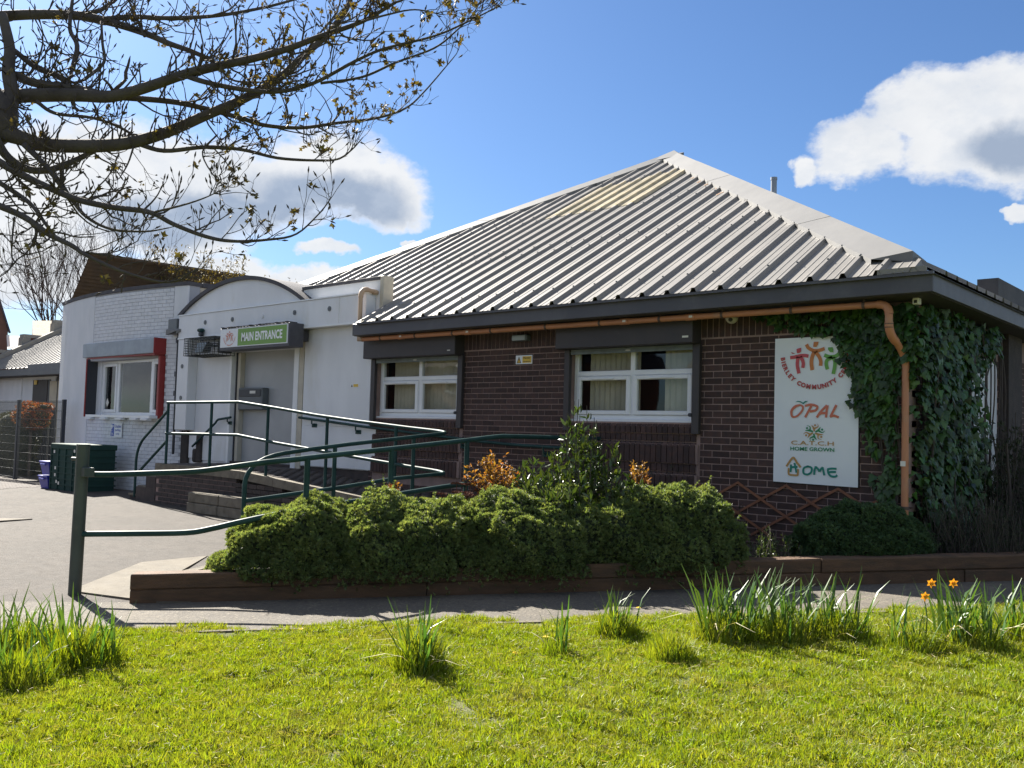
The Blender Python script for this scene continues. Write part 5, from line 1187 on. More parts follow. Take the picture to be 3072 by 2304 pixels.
clump('daffodil clump near the path edge with a dandelion to its right', 1850, 1915, .15, .34, 22, 800, .20, 3)
clump('short plain grass tuft in front of the small daffodil clumps', 2015, 1985, .13, .24, 3, 900, .18, 4, cat='grass', name='grass_tuft', group=None)
clump('left end of the long daffodil row below the banner', 2180, 1925, .20, .48, 46, 900, .22, 5, elong=(.22, .2))
clump('middle of the long daffodil row below the banner', 2345, 1930, .22, .46, 48, 1000, .22, 2, elong=(.24, .2))
clump('right end of the long daffodil row below the banner', 2510, 1925, .20, .44, 34, 900, .22, 3, elong=(.22, .2))
t1, c1 = clump('flowering daffodil clump right of the long row', 2740, 1960, .18, .38, 18, 900, .17, 4)
t2_, c2 = clump('large daffodil clump with bent pale leaves near the right edge', 2900, 1950, .22, .46, 46, 900, .20, 10)
clump('rightmost daffodil clump cut by the edge of the view', 3060, 1925, .20, .40, 30, 900, .20, 8)
def petal(L=1, wd=.5): return np.array([[0, 0, 0], [-wd/2, .03, .5*L], [0, .1, .55*L], [wd/2, .03, .5*L], [0, -.02, L]]), np.array([[0, 2, 1], [0, 3, 2], [1, 2, 4], [2, 3, 4]])
pv, pf_ = petal(); PM = fastmesh('petal', pv, pf_, 'petal_orange')
def daff(par, px, py, base, d):
    p = dpt(px, py, d); MB().tube(smooth_path([base, (np.array(base)+p)/2+[.02, 0, .03], p-[0, 0, .02], p+[.01, -.015, 0]], 5), .0035, 6).build('stalk', 'daffodil_leaf', par)
    f = MB(); dr = Vector((CAM-p)).normalized()+Vector((.5, 0, -.3)); dr.normalize(); q = dr.to_track_quat('Z', 'Y')
    f.tube([p, p+np.array(dr)*.022], [.007, .011], 10); fl = f.build('flower', 'petal_orange', par)
    for i in range(6): inst('petal', PM, fl, p, (.036,)*3, q @ Matrix.Rotation(i*1.047, 3, 'Z').to_quaternion() @ Matrix.Rotation(1.15, 3, 'X').to_quaternion())
daff(t1, 2773, 1788, c1+[.05, .02, 0], 5.75); daff(t2_, 2792, 1748, c2+[-.12, 0, 0], 5.85); daff(t2_, 2858, 1748, c2+[-.04, .02, 0], 5.85)
for px, py, hgt, lab in ((85, 1868, .16, 'dandelion among the far left daffodils'), (905, 1889, .02, 'dandelion by the concrete edging strip'), (1915, 1825, .10, 'tall dandelion by the path right of a small daffodil clump'), (1637, 1912, .06, 'dandelion left of the thin daffodil clump'), (1545, 1960, .02, 'low dandelion on the open middle of the lawn'), (2215, 1838, .10, 'dandelion inside the long daffodil row'), (2062, 1868, .01, 'low dandelion left of the long daffodil row')):
    lo, hi = 1, 60
    for _ in range(50):
        md = (lo+hi)/2; p = CAM+ray(px, py)*md
        if p[2] > gz(p[0], p[1])+.012+hgt: lo = md
        else: hi = md
    p = CAM+ray(px, py)*lo; t = thing('dandelion', 'yellow '+lab, 'dandelion', (p[0], p[1], p[2]-hgt), 'dandelions dotted over the lawn')
    MB().tube([(p[0], p[1], p[2]-hgt-.02), p], .0025, 6).build('stalk', 'daffodil_leaf', t)
    m = MB()
    for r_, zz, n in ((.019, .002, 14), (.013, .006, 10), (.007, .009, 7)):
        for i in range(n):
            a = 6.283*i/n+zz*100; b = .16; m.add([(p[0], p[1], p[2]+zz), (p[0]+r_*math.cos(a-b), p[1]+r_*math.sin(a-b), p[2]+zz+.003), (p[0]+r_*math.cos(a+b), p[1]+r_*math.sin(a+b), p[2]+zz+.003)], [(0, 1, 2)])
    m.build('flower', 'petal_yellow', t)
# ---- mown grass: blade patches strewn over the lawn
def patch(seed, n=4200, R=.34):
    r = np.random.default_rng(seed); a = r.random(n)*6.283; q = R*np.sqrt(r.random(n)); P = np.c_[q*np.cos(a), q*np.sin(a), -.004*np.ones(n)]
    cl = np.array([mnoise.noise(Vector((p[0]*9, p[1]*9, seed*3.1))) for p in P]); d = np.c_[r.normal(size=n)*.55, r.normal(size=n)*.55, np.ones(n)]; h = .038*(1+.9*cl)*r.uniform(.5, 1.3, n)
    V, F = scatter(*blade(1, .105, .35, 0, 2), P, frames(d, r.random(n)*6.28), h); mi = np.zeros(len(F), int); rn = np.repeat(r.random(n), 2)
    k = 90; a = r.random(k)*6.283; q = R*np.sqrt(r.random(k)); P2 = np.c_[q*np.cos(a), q*np.sin(a), r.uniform(.012, .036, k)]; d = np.c_[r.normal(size=k), r.normal(size=k), r.normal(size=k)*.18]
    V2, F2 = scatter(*blade(1, .07, .3, 0, 2), P2, frames(d, r.random(k)*6.28), r.uniform(.025, .06, k))
    V = np.vstack([V, V2]); F = np.vstack([F, F2+len(V)-len(V2)]); return bpy.data.objects.new('grass_patch', fastmesh('grass_patch', V, F, ['grass', 'straw'], np.concatenate([rn, r.random(len(F2))]), np.concatenate([mi, np.ones(len(F2), int)])))
pcs = [patch(i) for i in range(4)]
pts = []
for s_ in np.arange(-4, 11.5, .30):
    for n in np.arange(1.46, 8.3, .30):
        q = SN(s_+rng.uniform(-.1, .1), n+rng.uniform(-.10, .10)); pts.append((q[0], q[1], gz(*q)+.010+.03*mnoise.fractal(Vector((q[0]*1.1, q[1]*1.1, 3)), .6, 2, 4)))
gm = bpy.data.meshes.new('grass'); gm.from_pydata(pts, [], [])
go = bpy.data.objects.new('grass', gm); link(go); tag(go, 'short mown yellow green grass covering the lawn', 'grass', None, 'stuff')
ng = bpy.data.node_groups.new('grass', 'GeometryNodeTree'); ng.interface.new_socket('Geometry', in_out='INPUT', socket_type='NodeSocketGeometry'); ng.interface.new_socket('Geometry', in_out='OUTPUT', socket_type='NodeSocketGeometry')
gi, gout = ng.nodes.new('NodeGroupInput'), ng.nodes.new('NodeGroupOutput'); jn = ng.nodes.new('GeometryNodeGeometryToInstance')
for p in pcs:
    oi = ng.nodes.new('GeometryNodeObjectInfo'); oi.inputs[0].default_value = p; ng.links.new(oi.outputs['Geometry'], jn.inputs[0])
ip = ng.nodes.new('GeometryNodeInstanceOnPoints'); ng.links.new(gi.outputs[0], ip.inputs['Points']); ng.links.new(jn.outputs[0], ip.inputs['Instance']); ip.inputs['Pick Instance'].default_value = True
rv_ = ng.nodes.new('FunctionNodeRandomValue'); rv_.data_type = 'FLOAT_VECTOR'; rv_.inputs[0].default_value = (0, 0, 0); rv_.inputs[1].default_value = (.05, .05, 6.283)
ri = ng.nodes.new('FunctionNodeRandomValue'); ri.data_type = 'INT'; ri.inputs[4].default_value = 0; ri.inputs[5].default_value = 3
ng.links.new(rv_.outputs[0], ip.inputs['Rotation']); ng.links.new(ri.outputs[2], ip.inputs['Instance Index']); ng.links.new(ip.outputs[0], gout.inputs[0])
go.modifiers.new('grass', 'NODES').node_group = ng

# ------------------------------------------------------------------ bins and fence at the left
t = thing('storage_crate', 'large dark green plastic crate standing against the white wing', 'crate', (-11.9, -1.3, -2.57))
g0 = at(152, 1440, 1, -1.35); g1 = at(152, 1330, 1, -1.35); X0, X1, Y0, Y1, Z0, Z1 = g0[0], g0[0]+1.35, -1.35, -.65, -2.57, g1[2]
m = MB(); m.box(X0, X1, Y0, Y1, Z0, Z1, bev=.02); m.box(X0-.02, X1+.02, Y0-.02, Y1+.02, Z1-.10, Z1+.01, bev=.012)
for k in range(1, 7): z = Z0+(Z1-Z0)*k/8; m.box(X0-.018, X1+.018, Y0-.018, Y1+.018, z, z+.022)
for i in range(5): x = X0+(X1-X0)*i/4; m.box(x-.02, x+.02, Y0-.022, Y0, Z0+.02, Z1-.02)
m.build('body', 'bin_green', t)
for a, b in ((.10, .80), (.80, .84), (.16, .45), (.16, .30), (.30, .13), (.22, .16)):
    x = X0+(X1-X0)*a; z = Z0+(Z1-Z0)*b; MB().add([(x, Y0-.026, z), (x+.07, Y0-.026, z), (x+.07, Y0-.026, z+.06), (x, Y0-.026, z+.06)], [(0, 1, 2, 3)]).build('label', 'sticker', t)
for k, (za, zb, lab, dx) in enumerate(((-2.57, -2.30, 'lower blue recycling box on the ground beside the green crate', 0), (-2.28, -2.0, 'upper blue recycling box stacked beside the green crate', .03))):
    t = thing('recycling_box', lab, 'box', (X0-.3, -1.15, za), 'blue recycling boxes stacked by the crate'); x0, x1, y0, y1 = X0-.50+dx, X0-.05+dx, -1.40, -.85
    m = MB(); m.hexa([(x0+.05, y0+.05, za), (x1-.05, y0+.05, za), (x1-.05, y1-.05, za), (x0+.05, y1-.05, za)], [(x0, y0, zb-.03), (x1, y0, zb-.03), (x1, y1, zb-.03), (x0, y1, zb-.03)]); m.build('body', 'box_blue', t)
    boxpart('rim', 'box_blue', t, x0-.015, x1+.015, y0-.015, y1+.015, zb-.03, zb, bev=.008); boxpart('handle', 'box_blue', t, x0+.1, x1-.1, y0-.035, y0-.016, zb-.09, zb-.05, bev=.006)
fn = thing('mesh_fence', 'dark welded mesh fence with a square post left of the white wing', 'fence', (-13, -.5, -2.6))
fp_ = at(193, 1201, 1, -.55); fx = fp_[0]; fz = fp_[2]
boxpart('post', 'dark_metal', fn, fx-.04, fx+.04, -.59, -.51, -2.6, fz+.02, bev=.004)
boxpart('post', 'dark_metal', fn, fx-2.55-.04, fx-2.55+.04, -.59, -.51, -2.6, fz+.02, bev=.004)
for px0 in (fx-.05, fx-2.60):
    m = MB()
    for i in range(50):
        x = px0-.02-i*.0505; m.box(x-.0035, x+.0035, -.555, -.549, -2.55, fz)
    for i in range(10): z = fz-.04-i*.20; m.box(px0-2.5, px0, -.562, -.548, z-.005, z+.005)
    m.build('mesh_panel', 'wire', fn)
fg = thing('bar_gate', 'small dark vertical bar gate behind the mesh fence', 'gate', (-14, 1.2, -2.6)); a = at(160, 1228, 1, 1.2)
boxpart('post', 'dark_metal', fg, a[0]-.04, a[0]+.04, 1.16, 1.24, -2.6, a[2]+.05); m = MB(); m.box(a[0]-1.3, a[0]-.04, 1.18, 1.21, a[2]-.06, a[2]-.03); m.box(a[0]-1.3, a[0]-.04, 1.18, 1.21, -2.45, -2.42); m.build('gate_rail', 'dark_metal', fg)
for i in range(11): x = a[0]-.14-i*.115; boxpart('bar', 'dark_metal', fg, x-.008, x+.008, 1.185, 1.205, -2.42, a[2]-.06)
hc = at(60, 1240, 1, .5)
def hedge(label, c, rx, ry, rz, m, size, dens, group=None):
    t = thing('hedge', label, 'hedge', (c[0], c[1], -2.6), group); lob = [((c[0]+rng.uniform(-1, 1)*rx*.8, c[1]+rng.uniform(-.5, .5)*ry, c[2]+rng.uniform(-1, .75)*rz), (rx*rng.uniform(.18, .34), ry*.6, rz*rng.uniform(.2, .4))) for _ in range(26)]+[(tuple(c), (rx*.8, ry*.8, rz*.8))]
    P, Nn = ellip_pts(lob, dens); leafy('foliage', P, Nn, LV, LF, size, m, .3, .9, t, core_mesh(lob, .8)); MB().tube([(c[0], c[1], -2.6), tuple(c)], .04, 6).build('stem', 'bark', t)
hedge('dark green hedge behind the mesh fence', np.array([hc[0]-.6, .55, hc[2]-.72]), 1.9, .6, .85, 'green_hedge', .055, 500)
rc = at(96, 1228, 1, .15); hedge('red leaved end of the hedge behind the mesh fence', np.array([rc[0], .15, rc[2]-.10]), .55, .35, .30, 'red_hedge', .06, 900)
blk = MB()                                      # block paving in front of the fence
vs = []
pv_ = thing('block_paving', None, None, (-15, -1.5, -2.6), kind='structure'); pbm = MB().box(0, .195, 0, .095, -.05, .012, bev=.004).mesh('paver', 'paver'); c_ = 0
for i in range(28):
    for j in range(17):
        x, y = -15.6+i*.2+(.1 if j % 2 else 0), -2.3+j*.10
        if c_ < 300 and x > -15.2: inst('paver', pbm, pv_, (x, y, gz(x, y)-.004)); c_ += 1
# ------------------------------------------------------------------ the low wing, terrace and houses behind the left edge
lwb = thing('low_wing', 'low wing with ribbed grey roof and brown doors seen left of the white wing', 'building', (-20, 3, -2.6))
boxpart('wall', 'white_render', lwb, -26, -20.3, 2.5, 2.7, -2.6, .2); boxpart('wall', 'brown_door', lwb, -20.29, -13.9, 2.52, 2.7, -2.6, .2)
e1_, e2_, e3_ = at(60, 1300, 1, 2.5)[0], at(152, 1200, 1, 2.5)[0], at(176, 1200, 1, 2.5)[0]
boxpart('white_panel', 'white_render', lwb, -26, e1_, 2.46, 2.499, -2.6, .15)
boxpart('brown_door', 'brown_door', lwb, e1_+.9, e1_+2.0, 2.47, 2.51, -2.6, .1); boxpart('brown_door', 'shutter_brown', lwb, e1_+2.06, e2_-.05, 2.47, 2.51, -2.6, .1)
boxpart('cream_door', 'cream_and_bounce', lwb, e2_, e3_+.6, 2.45, 2.5, -2.6, .05); boxpart('door_panel', 'shutter_brown', lwb, e2_+.55, e2_+.60, 2.44, 2.449, -2.6, .05)
q = at(106, 1147, 1, 2.44); boxpart('notice', 'ink_yellow', lwb, q[0]-.10, q[0]+.10, 2.44, 2.455, q[2]-.07, q[2]+.07)
boxpart('fascia', 'fascia', lwb, -27, -13.9, 1.98, 2.02, .215, .43); cx0 = at(86, 1105, 1, 1.7)[0]
boxpart('canopy', 'fascia', lwb, cx0, -13.9, 1.66, 1.975, .16, .50, bev=.01); boxpart('soffit', 'soffit', lwb, -27, -13.9, 2.021, 2.5, .2, .215)
vlo, vhi = at(0, 1082, 1, 2.2), at(188, 1003, 1, 2.2)
pv0 = dpt(0, 1080, 28.); pv1 = dpt(190, 1000, 31.)
rx0 = -25.6
m = MB(); cols = [(rx0+j*.333+dx, h) for j in range(35) for dx, h in ((0, 0), (.24, 0), (.262, .036), (.292, .036), (.31, 0))]
vs = []
for x, h in cols: vs += [(x, 1.93, .44+h), (x, 5.6, .44+h+3.67*TP)]
m.add(vs, [(2*i, 2*i+2, 2*i+3, 2*i+1) for i in range(len(cols)-1)]); m.build('roof', 'roof_metal', lwb)
# stepped brick party wall with coping along the verge
pw = thing('stepped_wall', 'red brick stepped party wall with pale coping above the low wing roof', 'wall', (-26, 4, .5))
xw = -25.62
steps = [(1.3, 2.39, .62), (2.39, 3.45, 1.24), (3.45, 4.51, 1.86), (4.51, 5.57, 2.48)]
for y0, y1, zt_ in steps:
    boxpart('brickwork', 'yellow_brick_red', pw, xw-.26, xw-.02, y0, y1, -2, zt_-.12)
    boxpart('coping', 'coping', pw, xw-.34, xw+.04, y0+.02, y1-.01, zt_-.12, zt_); boxpart('pier', 'coping', pw, xw-.33, xw+.03, y0-.02, y0+.26, zt_-.85, zt_-.121)
P = lambda y: .44+(y-1.93)*TP+.04
MB().hexa([(xw, 1.6, P(1.6)), (xw+.26, 1.6, P(1.6)), (xw+.26, 5.6, P(5.6)), (xw, 5.6, P(5.6))], [(xw, 1.6, P(1.6)+.15), (xw+.26, 1.6, P(1.6)+.15), (xw+.26, 5.6, P(5.6)+.15), (xw, 5.6, P(5.6)+.15)]).build('verge_coping', 'coping', pw)
# brown roofed building behind the white wing
A = dpt(268, 767, 40); Bq = dpt(868, 853, 56); Cq = dpt(205, 920, 40)
t = thing('brown_roofed_building', 'large building with a dark brown tiled roof rising behind the white wing', 'building', (A[0], A[1]+6, -2.6))
dn = np.array([0, 0, -4.2]); L_ = Cq+(Cq-A)*.55; Dq = Bq+(L_-A)*1.25; Rf = dpt(1060, 880, 64)
bk = FWD*7
MB().add([A, Bq, Dq, L_, A+bk*1.0+[0, 0, -3.5], Bq+bk+[0, 0, -3.5]], [(0, 1, 2, 3), (0, 1, 5, 4), (0, 3, 4)]).build('roof', 'brown_roof', t)
MB().add([L_, Dq, Dq+dn*1.3, L_+dn*1.3], [(0, 1, 2, 3)]).build('wall', 'house_brick', t)
d = (Bq-A)/12
for i in range(12): p = A+d*i; MB().tube([p+[0, 0, .05], p+d*.97+[0, 0, .05]], .13, 6).build('ridge_tile', 'brown_roof', t)
d2 = (L_-A)
rows = MB()
for k in range(1, 22):
    u = k/22; a = A+(L_-A)*u; b = Bq+(Dq-Bq)*u; nrm = np.cross(Bq-A, L_-A); nrm /= np.linalg.norm(nrm); nrm *= np.sign(nrm@(CAM-A)); h = (L_-A)/22
    rows.add([a+nrm*.05, b+nrm*.05, b-h+nrm*.005, a-h+nrm*.005], [(0, 1, 2, 3)])
rows.build('tile_courses', 'brown_roof', t, kind='stuff')
def far_house(label, px0, px1, pyr, pye, d, wallm, roofm, depth=7, gable=None):
    a, b = dpt(px0, pyr, d), dpt(px1, pyr, d); e0, e1 = dpt(px0, pye, d-3), dpt(px1, pye, d-3); t = thing('terraced_house', label, 'house', ((a[0]+b[0])/2, (a[1]+b[1])/2, -2.6), 'houses far behind the low wing')
    k = FWD*6; MB().add([a, b, e1, e0, a+k-[0, 0, 3], b+k-[0, 0, 3]], [(0, 1, 2, 3), (0, 1, 5, 4)]).build('roof', roofm, t)
    g = np.array([0, 0, 1]); MB().add([e0-g*.05, e1-g*.05, [e1[0], e1[1], -2.8], [e0[0], e0[1], -2.8], a, b, [a[0], a[1], -2.8], [b[0], b[1], -2.8]], [(0, 1, 2, 3), (0, 3, 6, 4), (1, 2, 7, 5)]).build('wall', wallm, t); return t
far_house('tan tiled roof slope behind the stepped brick wall', 98, 300, 962, 1010, 37, 'house_brick', 'tile_tan')
far_house('dark slate roofed house behind the brick wall at the left edge', 18, 190, 1008, 1046, 46, 'house_brick', 'slate')
a = dpt(-4, 905, 34); b = dpt(24, 990, 34); t = thing('gabled_house', 'dark brick gable end cut by the left edge of the view', 'house', (a[0], a[1], -2.6), 'houses far behind the low wing')
MB().prism([dpt(-160, 600, 34), dpt(-60, 735, 34), dpt(-2, 905, 34), dpt(24, 992, 34), dpt(20, 1085, 34), dpt(-200, 1100, 34)], ray(10, 990)*6).build('wall', 'house_brick', t)
MB().prism([dpt(-6, 893, 33.8), dpt(28, 1000, 33.8), dpt(33, 998, 33.8), dpt(-2, 888, 33.8)], ray(10, 990)*6.4).build('barge_board', 'slate', t)
MB().tube([dpt(24, 1005, 33.7), dpt(26, 1040, 33.7)], .05, 8).build('drain_pipe', 'upvc', t)
# houses across the road, seen only as reflections in the window panes
for x, y, lab in ((-24, -30, 'brick house across the road mirrored in the hall windows'), (-38, -27, 'second brick house across the road mirrored in the wing window'), (-12, -38, 'third brick house across the road mirrored in the right hall window')):
    t = thing('opposite_house', lab, 'house', (x, y, -2.7), 'houses across the road'); boxpart('wall', 'house_brick', t, x-5, x+5, y-4, y+4, -2.8, 2.6)
    MB().add([(x-5.3, y-4.3, 2.5), (x+5.3, y-4.3, 2.5), (x+5.3, y+4.3, 2.5), (x-5.3, y+4.3, 2.5), (x-5.3, y, 5.6), (x+5.3, y, 5.6)], [(0, 1, 5, 4), (2, 3, 4, 5), (0, 4, 3), (1, 2, 5)]).build('roof', 'slate', t)
    for dx in (-3, 0, 3):
        for z in (-1.7, .9): w_ = boxpart('window', 'upvc', t, x+dx-.7, x+dx+.7, y+3.99, y+4.05, z, z+1.2); boxpart('pane', 'room_dark', w_, x+dx-.6, x+dx+.6, y+4.051, y+4.06, z+.1, z+1.1)

# ------------------------------------------------------------------ bare trees
def grow(mb, tips, p, d, L, r, lev, R_, up=.25, wig=.16, split=(2, 4)):
    n = 5; pts = [np.array(p)]; dd = np.array(d, float)
    for i in range(n):
        dd = dd+R_.normal(size=3)*wig*.5+np.array([0, 0, up*.12]); dd /= np.linalg.norm(dd); pts.append(pts[-1]+dd*L/n)
    mb.tube(pts, np.linspace(r, r*.6, n+1), 5 if lev < 3 else 3, False)
    if lev <= 0: tips.append((pts[-1], dd)); return
    for k in range(R_.integers(*split)+1):
        i = R_.integers(2, n+1); q = dd+R_.normal(size=3)*.55+np.array([0, 0, up]); q /= np.linalg.norm(q); grow(mb, tips, pts[i], q, L*R_.uniform(.55, .8), r*.55, lev-1, R_, up, wig, split)
    tips.append((pts[-1], dd))
def bare_tree(label, base, H, seed, lev=4, leaf=None, nstem=3, up=.35, r0=.11):
    R_ = np.random.default_rng(seed); t = thing('bare_tree', label, 'tree', tuple(base)); m = MB(); tips = []
    MB().tube([np.array(base), np.array(base)+[0, 0, H*.32]], [r0, r0*.8], 8).build('trunk', 'bark', t)
    for k in range(nstem): grow(m, tips, np.array(base)+[0, 0, H*(.22+.10*R_.random())], (R_.normal()*.35, R_.normal()*.35, 1), H*.34, r0*.6, lev, R_, up)
    m.build('crown', 'twig', t, kind='stuff')
    if leaf:
        P = np.array([p for p, d in tips]); P = np.repeat(P, 5, axis=0)+R_.normal(size=(len(P)*5, 3))*.10; D_ = R_.normal(size=P.shape); V, F = scatter(LV, LF, P, frames(D_, R_.random(len(P))), R_.uniform(.7, 1.2, len(P))*leaf); o = bpy.data.objects.new('leaves', fastmesh('leaves', V, F, 'bud_leaf', np.repeat(R_.random(len(P)), 8))); link(o, t); tag(o, kind='stuff')
    return t
bz_ = lambda px, d: (dpt(px, 1000, d)[0], dpt(px, 1000, d)[1], -2.6)
bare_tree('leafless spreading tree behind the low wing at the far left', bz_(150, 46), 11.0, 11, 4, None, 4, .30)
bare_tree('second leafless tree with upright twigs between the low wing and the brown roof', bz_(250, 50), 12.6, 12, 4, None, 4, .45)
bare_tree('small budding tree showing over the arched parapet', bz_(640, 44), 8.9, 14, 4, .16, 4, .40)
bare_tree('low budding tree behind the arch right of the other budding tree', bz_(800, 50), 8.2, 15, 4, .15, 3, .40)
# ------------------------------------------------------------------ the big sycamore coming into leaf, its limbs reaching in from the left
syc = thing('sycamore_tree', 'big tree coming into leaf whose dark limbs reach across the sky from the left', 'tree', (2.5, -9.3, -2.6))
k_ = 1600/2212; TS = .58
def L3(pts, d0, d1):                           # limb surveyed from the photograph, distance running from d0 to d1
    n = len(pts); d0 *= TS; d1 *= TS; return smooth_path([dpt(u*k_, v*k_, d0+(d1-d0)*i/(n-1)) for i, (u, v) in enumerate(pts)], 5)
limbs = [([(-40, 540), (80, 570), (180, 600), (400, 605), (550, 590), (700, 545), (850, 480), (1000, 415), (1150, 330), (1260, 230), (1350, 150), (1430, 50), (1460, -20)], 8.0, 8.6, .088, .024),
 ([(-60, 405), (150, 395), (330, 395), (460, 400), (600, 365), (760, 310), (900, 275), (1060, 240), (1200, 200), (1330, 150), (1500, 90), (1640, 10)], 8.3, 7.4, .082, .016),
 ([(10, 60), (40, 200), (35, 300), (50, 400), (20, 490), (-40, 545)], 8.4, 8.0, .05, .10),
 ([(40, 305), (150, 345), (330, 372), (430, 395)], 8.35, 8.1, .05, .045), ([(60, 210), (150, 280), (250, 320), (290, 375)], 8.5, 8.2, .03, .035),
 ([(-60, 70), (150, 60), (330, 65), (430, 85), (520, 110), (620, 145), (700, 180), (800, 215), (900, 262)], 9.2, 8.6, .065, .022),
 ([(330, 62), (420, 40), (500, -20)], 9.0, 9.3, .035, .018), ([(430, 80), (560, 70), (700, 75), (900, 65), (1100, 30), (1250, -10)], 8.9, 9.6, .034, .014),
 ([(450, 400), (700, 420), (850, 450), (1000, 490), (1100, 520), (1250, 530), (1400, 510), (1560, 490), (1680, 450), (1760, 380), (1880, 240)], 8.15, 9.0, .034, .007),
 ([(760, 310), (850, 340), (1000, 370), (1150, 380), (1300, 345), (1480, 250), (1600, 200), (1800, 150), (1940, 90), (2060, 30)], 7.9, 7.3, .030, .006),
 ([(560, 592), (680, 625), (850, 610), (1000, 620), (1150, 655), (1300, 665), (1400, 660), (1460, 620), (1505, 570)], 8.25, 7.8, .028, .005),
 ([(-20, 575), (30, 650), (110, 700), (200, 705), (300, 670), (430, 605)], 7.9, 8.2, .05, .028),
 ([(-60, 640), (100, 730), (230, 790), (330, 830), (470, 860), (620, 880), (720, 930), (850, 980), (960, 1000), (1100, 995), (1230, 970), (1340, 870)], 7.4, 6.9, .042, .006),
 ([(-60, 830), (100, 900), (200, 970), (300, 1020), (360, 1060), (520, 1130), (700, 1170), (820, 1115)], 6.9, 6.4, .034, .006),
 ([(100, 600), (220, 720), (300, 830), (360, 900), (460, 950), (600, 960), (700, 945)], 7.9, 7.5, .030, .006), ([(-40, 735), (80, 810), (140, 860), (230, 980), (330, 1040)], 7.2, 6.8, .026, .010),
 ([(560, 590), (530, 680), (495, 740)], 8.2, 8.0, .012, .005), ([(900, 560), (840, 630), (880, 720), (940, 780)], 8.1, 7.7, .010, .005), ([(640, 880), (760, 850), (850, 820), (945, 775)], 7.1, 6.9, .012, .004),
 ([(900, 270), (960, 330), (1050, 340), (1130, 330), (1190, 250)], 8.5, 8.2, .014, .006), ([(1060, 380), (1130, 350), (1230, 280), (1300, 170), (1390, 60), (1420, -30)], 8.0, 8.4, .018, .008),
 ([(1330, 345), (1500, 320), (1640, 260), (1800, 200), (1890, 130), (1960, 60), (2000, -10)], 7.7, 7.5, .015, .005), ([(1500, 90), (1610, 60), (1720, 40), (1830, 60)], 7.4, 7.2, .012, .005),
 ([(300, 0), (290, 120), (320, 190), (300, 290)], 8.8, 8.4, .02, .03), ([(420, 90), (425, 180), (430, 260), (350, 330)], 8.8, 8.3, .014, .02), ([(150, 420), (230, 470), (390, 490), (520, 540), (590, 600)], 8.1, 8.3, .022, .012),
 ([(60, 900), (50, 1000), (55, 1080), (110, 1105)], 6.8, 6.6, .010, .004), ([(1260, 530), (1260, 590), (1285, 590)], 8.6, 8.5, .006, .003), ([(600, 150), (560, 60), (520, -30)], 8.7, 9, .02, .01), ([(860, 70), (950, 40), (1010, -20)], 9.2, 9.4, .014, .007)]
tw = MB(); LP = []; LD = []
R_ = np.random.default_rng(21)
def twig(p, d, L, r, lev):
    n = 5; pts = [p]; dd = d/np.linalg.norm(d)
    for i in range(n): dd = dd+R_.normal(size=3)*.22+np.array([0, 0, .13]); dd /= np.linalg.norm(dd); pts.append(pts[-1]+dd*L/n)
    tw.tube(pts, np.linspace(r, r*.55, n+1), 4, False)
    if lev > 0:
        for k in range(R_.integers(1, 4)):
            i = R_.integers(1, n+1); q = dd+R_.normal(size=3)*.7; twig(pts[i], q, L*R_.uniform(.35, .65), r*.65, lev-1)
    # bud or opening leaves at the tip
    if R_.random() < .80:
        e = pts[-1]; tw.tube([e, e+dd*.013, e+dd*.030], [r*.6, .0045, .0012], 5, False)
        x_ = (e-CAM); sx2 = 1536+FPX*(x_@RGT)/(x_@FWD)
        if R_.random() < .06+.16*(sx2 > 700)+.26*(sx2 > 1150):
            for k in range(R_.integers(3, 8)): LP.append(e+dd*.018+R_.normal(size=3)*.008); LD.append(dd*.3+R_.normal(size=3)*.8+np.array([0, 0, -.35]))
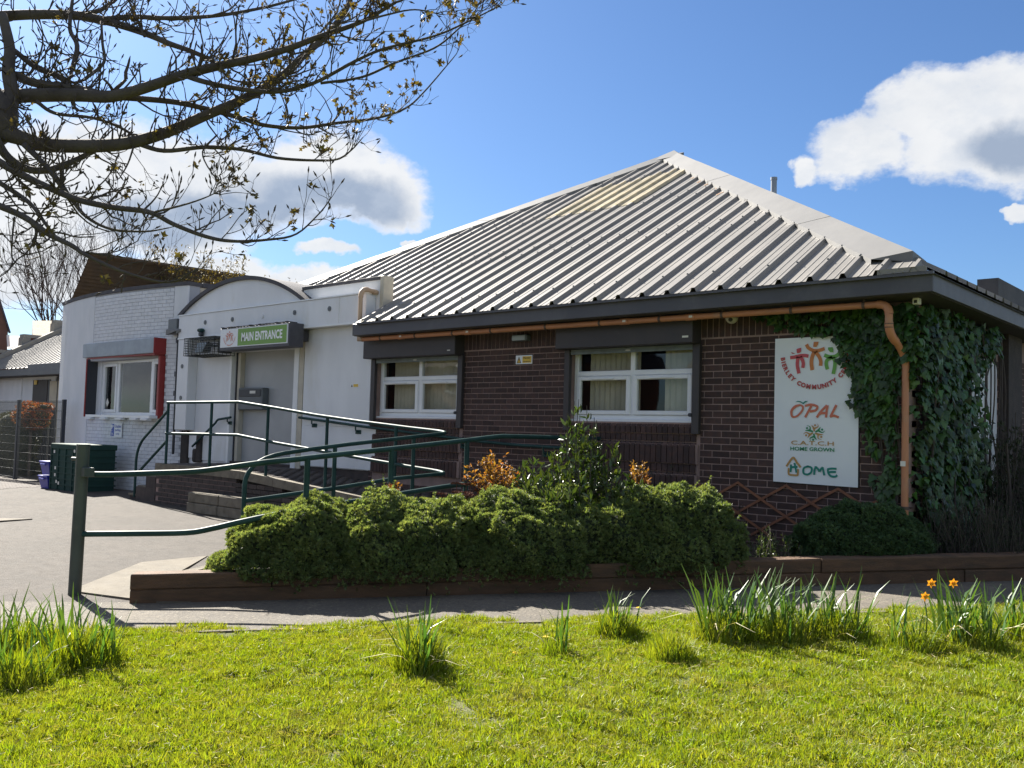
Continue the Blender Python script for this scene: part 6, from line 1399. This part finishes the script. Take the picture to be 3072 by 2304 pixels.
for pts, d0, d1, r0, r1 in limbs:
    P = L3(pts, d0, d1); r0 *= TS*.80; r1 *= TS*.8; rr = np.linspace(r0, r1, len(P)); MB().tube(P, rr, 10).build('branch', 'bark', syc, smooth=True)
    seg = np.linalg.norm(np.diff(P, axis=0), axis=1); tot = seg.sum(); nt = int(tot*(18 if r0 > .012 else 20))
    for k in range(nt):
        i = int(R_.integers(1, len(P)-1)); T_ = P[i+1]-P[i]; T_ /= np.linalg.norm(T_); q = R_.normal(size=3); q -= T_*(q@T_); q /= np.linalg.norm(q); q = q*.9+T_*.75+np.array([0, 0, .15])
        fine = min(1, i/len(P)+.2); twig(P[i], q, R_.uniform(.07, .27), max(.0021, min(.0056, rr[i]*.40)), 2 if R_.random() < .75 else 1)
    T_ = P[-1]-P[-2]; twig(P[-1], T_, .15, r1*.8, 1)
tw.build('twigs', 'twig', syc, kind='stuff')
LP = np.array(LP); LD = np.array(LD)
v = np.array([[0, 0, 0], [-.28, .05, .25], [-.55, 0, .55], [-.2, .1, .6], [0, .12, 1.0], [.2, .1, .6], [.55, 0, .55], [.28, .05, .25], [0, .14, .4]]); f = np.array([(8, i, (i+1) % 8) for i in range(8)])
V, F = scatter(v, f, LP, frames(LD, R_.random(len(LP))*6.28), R_.uniform(.014, .036, len(LP))); o = bpy.data.objects.new('leaves', fastmesh('leaves', V, F, 'bud_leaf', np.repeat(R_.random(len(LP)), 8))); link(o, syc); tag(o, kind='stuff')
n0 = dpt(-40*k_, 540*k_, 8.0*TS); fork = np.array([2.9, -9.05, -.35])
MB().tube(smooth_path([(2.45, -9.35, -2.75), (2.5, -9.3, -1.6), fork, fork*.6+n0*.4+[-.12, -.1, .05], n0+[-.03, -.03, -.01], dpt(-70, 250, 8.3*TS), dpt(-60, 60, 8.8*TS), dpt(-50, -250, 9.4*TS)], 5), np.linspace(.19, .05, 36), 14).build('trunk', 'bark', syc, smooth=True)
for px, py, d in ((-60, 405, 8.3), (-60, 70, 9.2), (-60, 640, 7.4), (-60, 830, 6.9), (-40, 735, 7.2), (-20, 575, 7.9)):
    a = dpt(px*k_, py*k_, d*TS); MB().tube(smooth_path([a, a*.75+fork*.25+[-.08, -.06, -.03], fork+np.array([0, 0, max(0, (a[2]-fork[2])*.35)])], 5), np.linspace(.028, .06, 11), 8).build('branch', 'bark', syc, smooth=True)

# ------------------------------------------------------------------ raise everything so that the ground by the post is at zero
for o in TOP: o.location.z += LIFT
so.location.z += LIFT
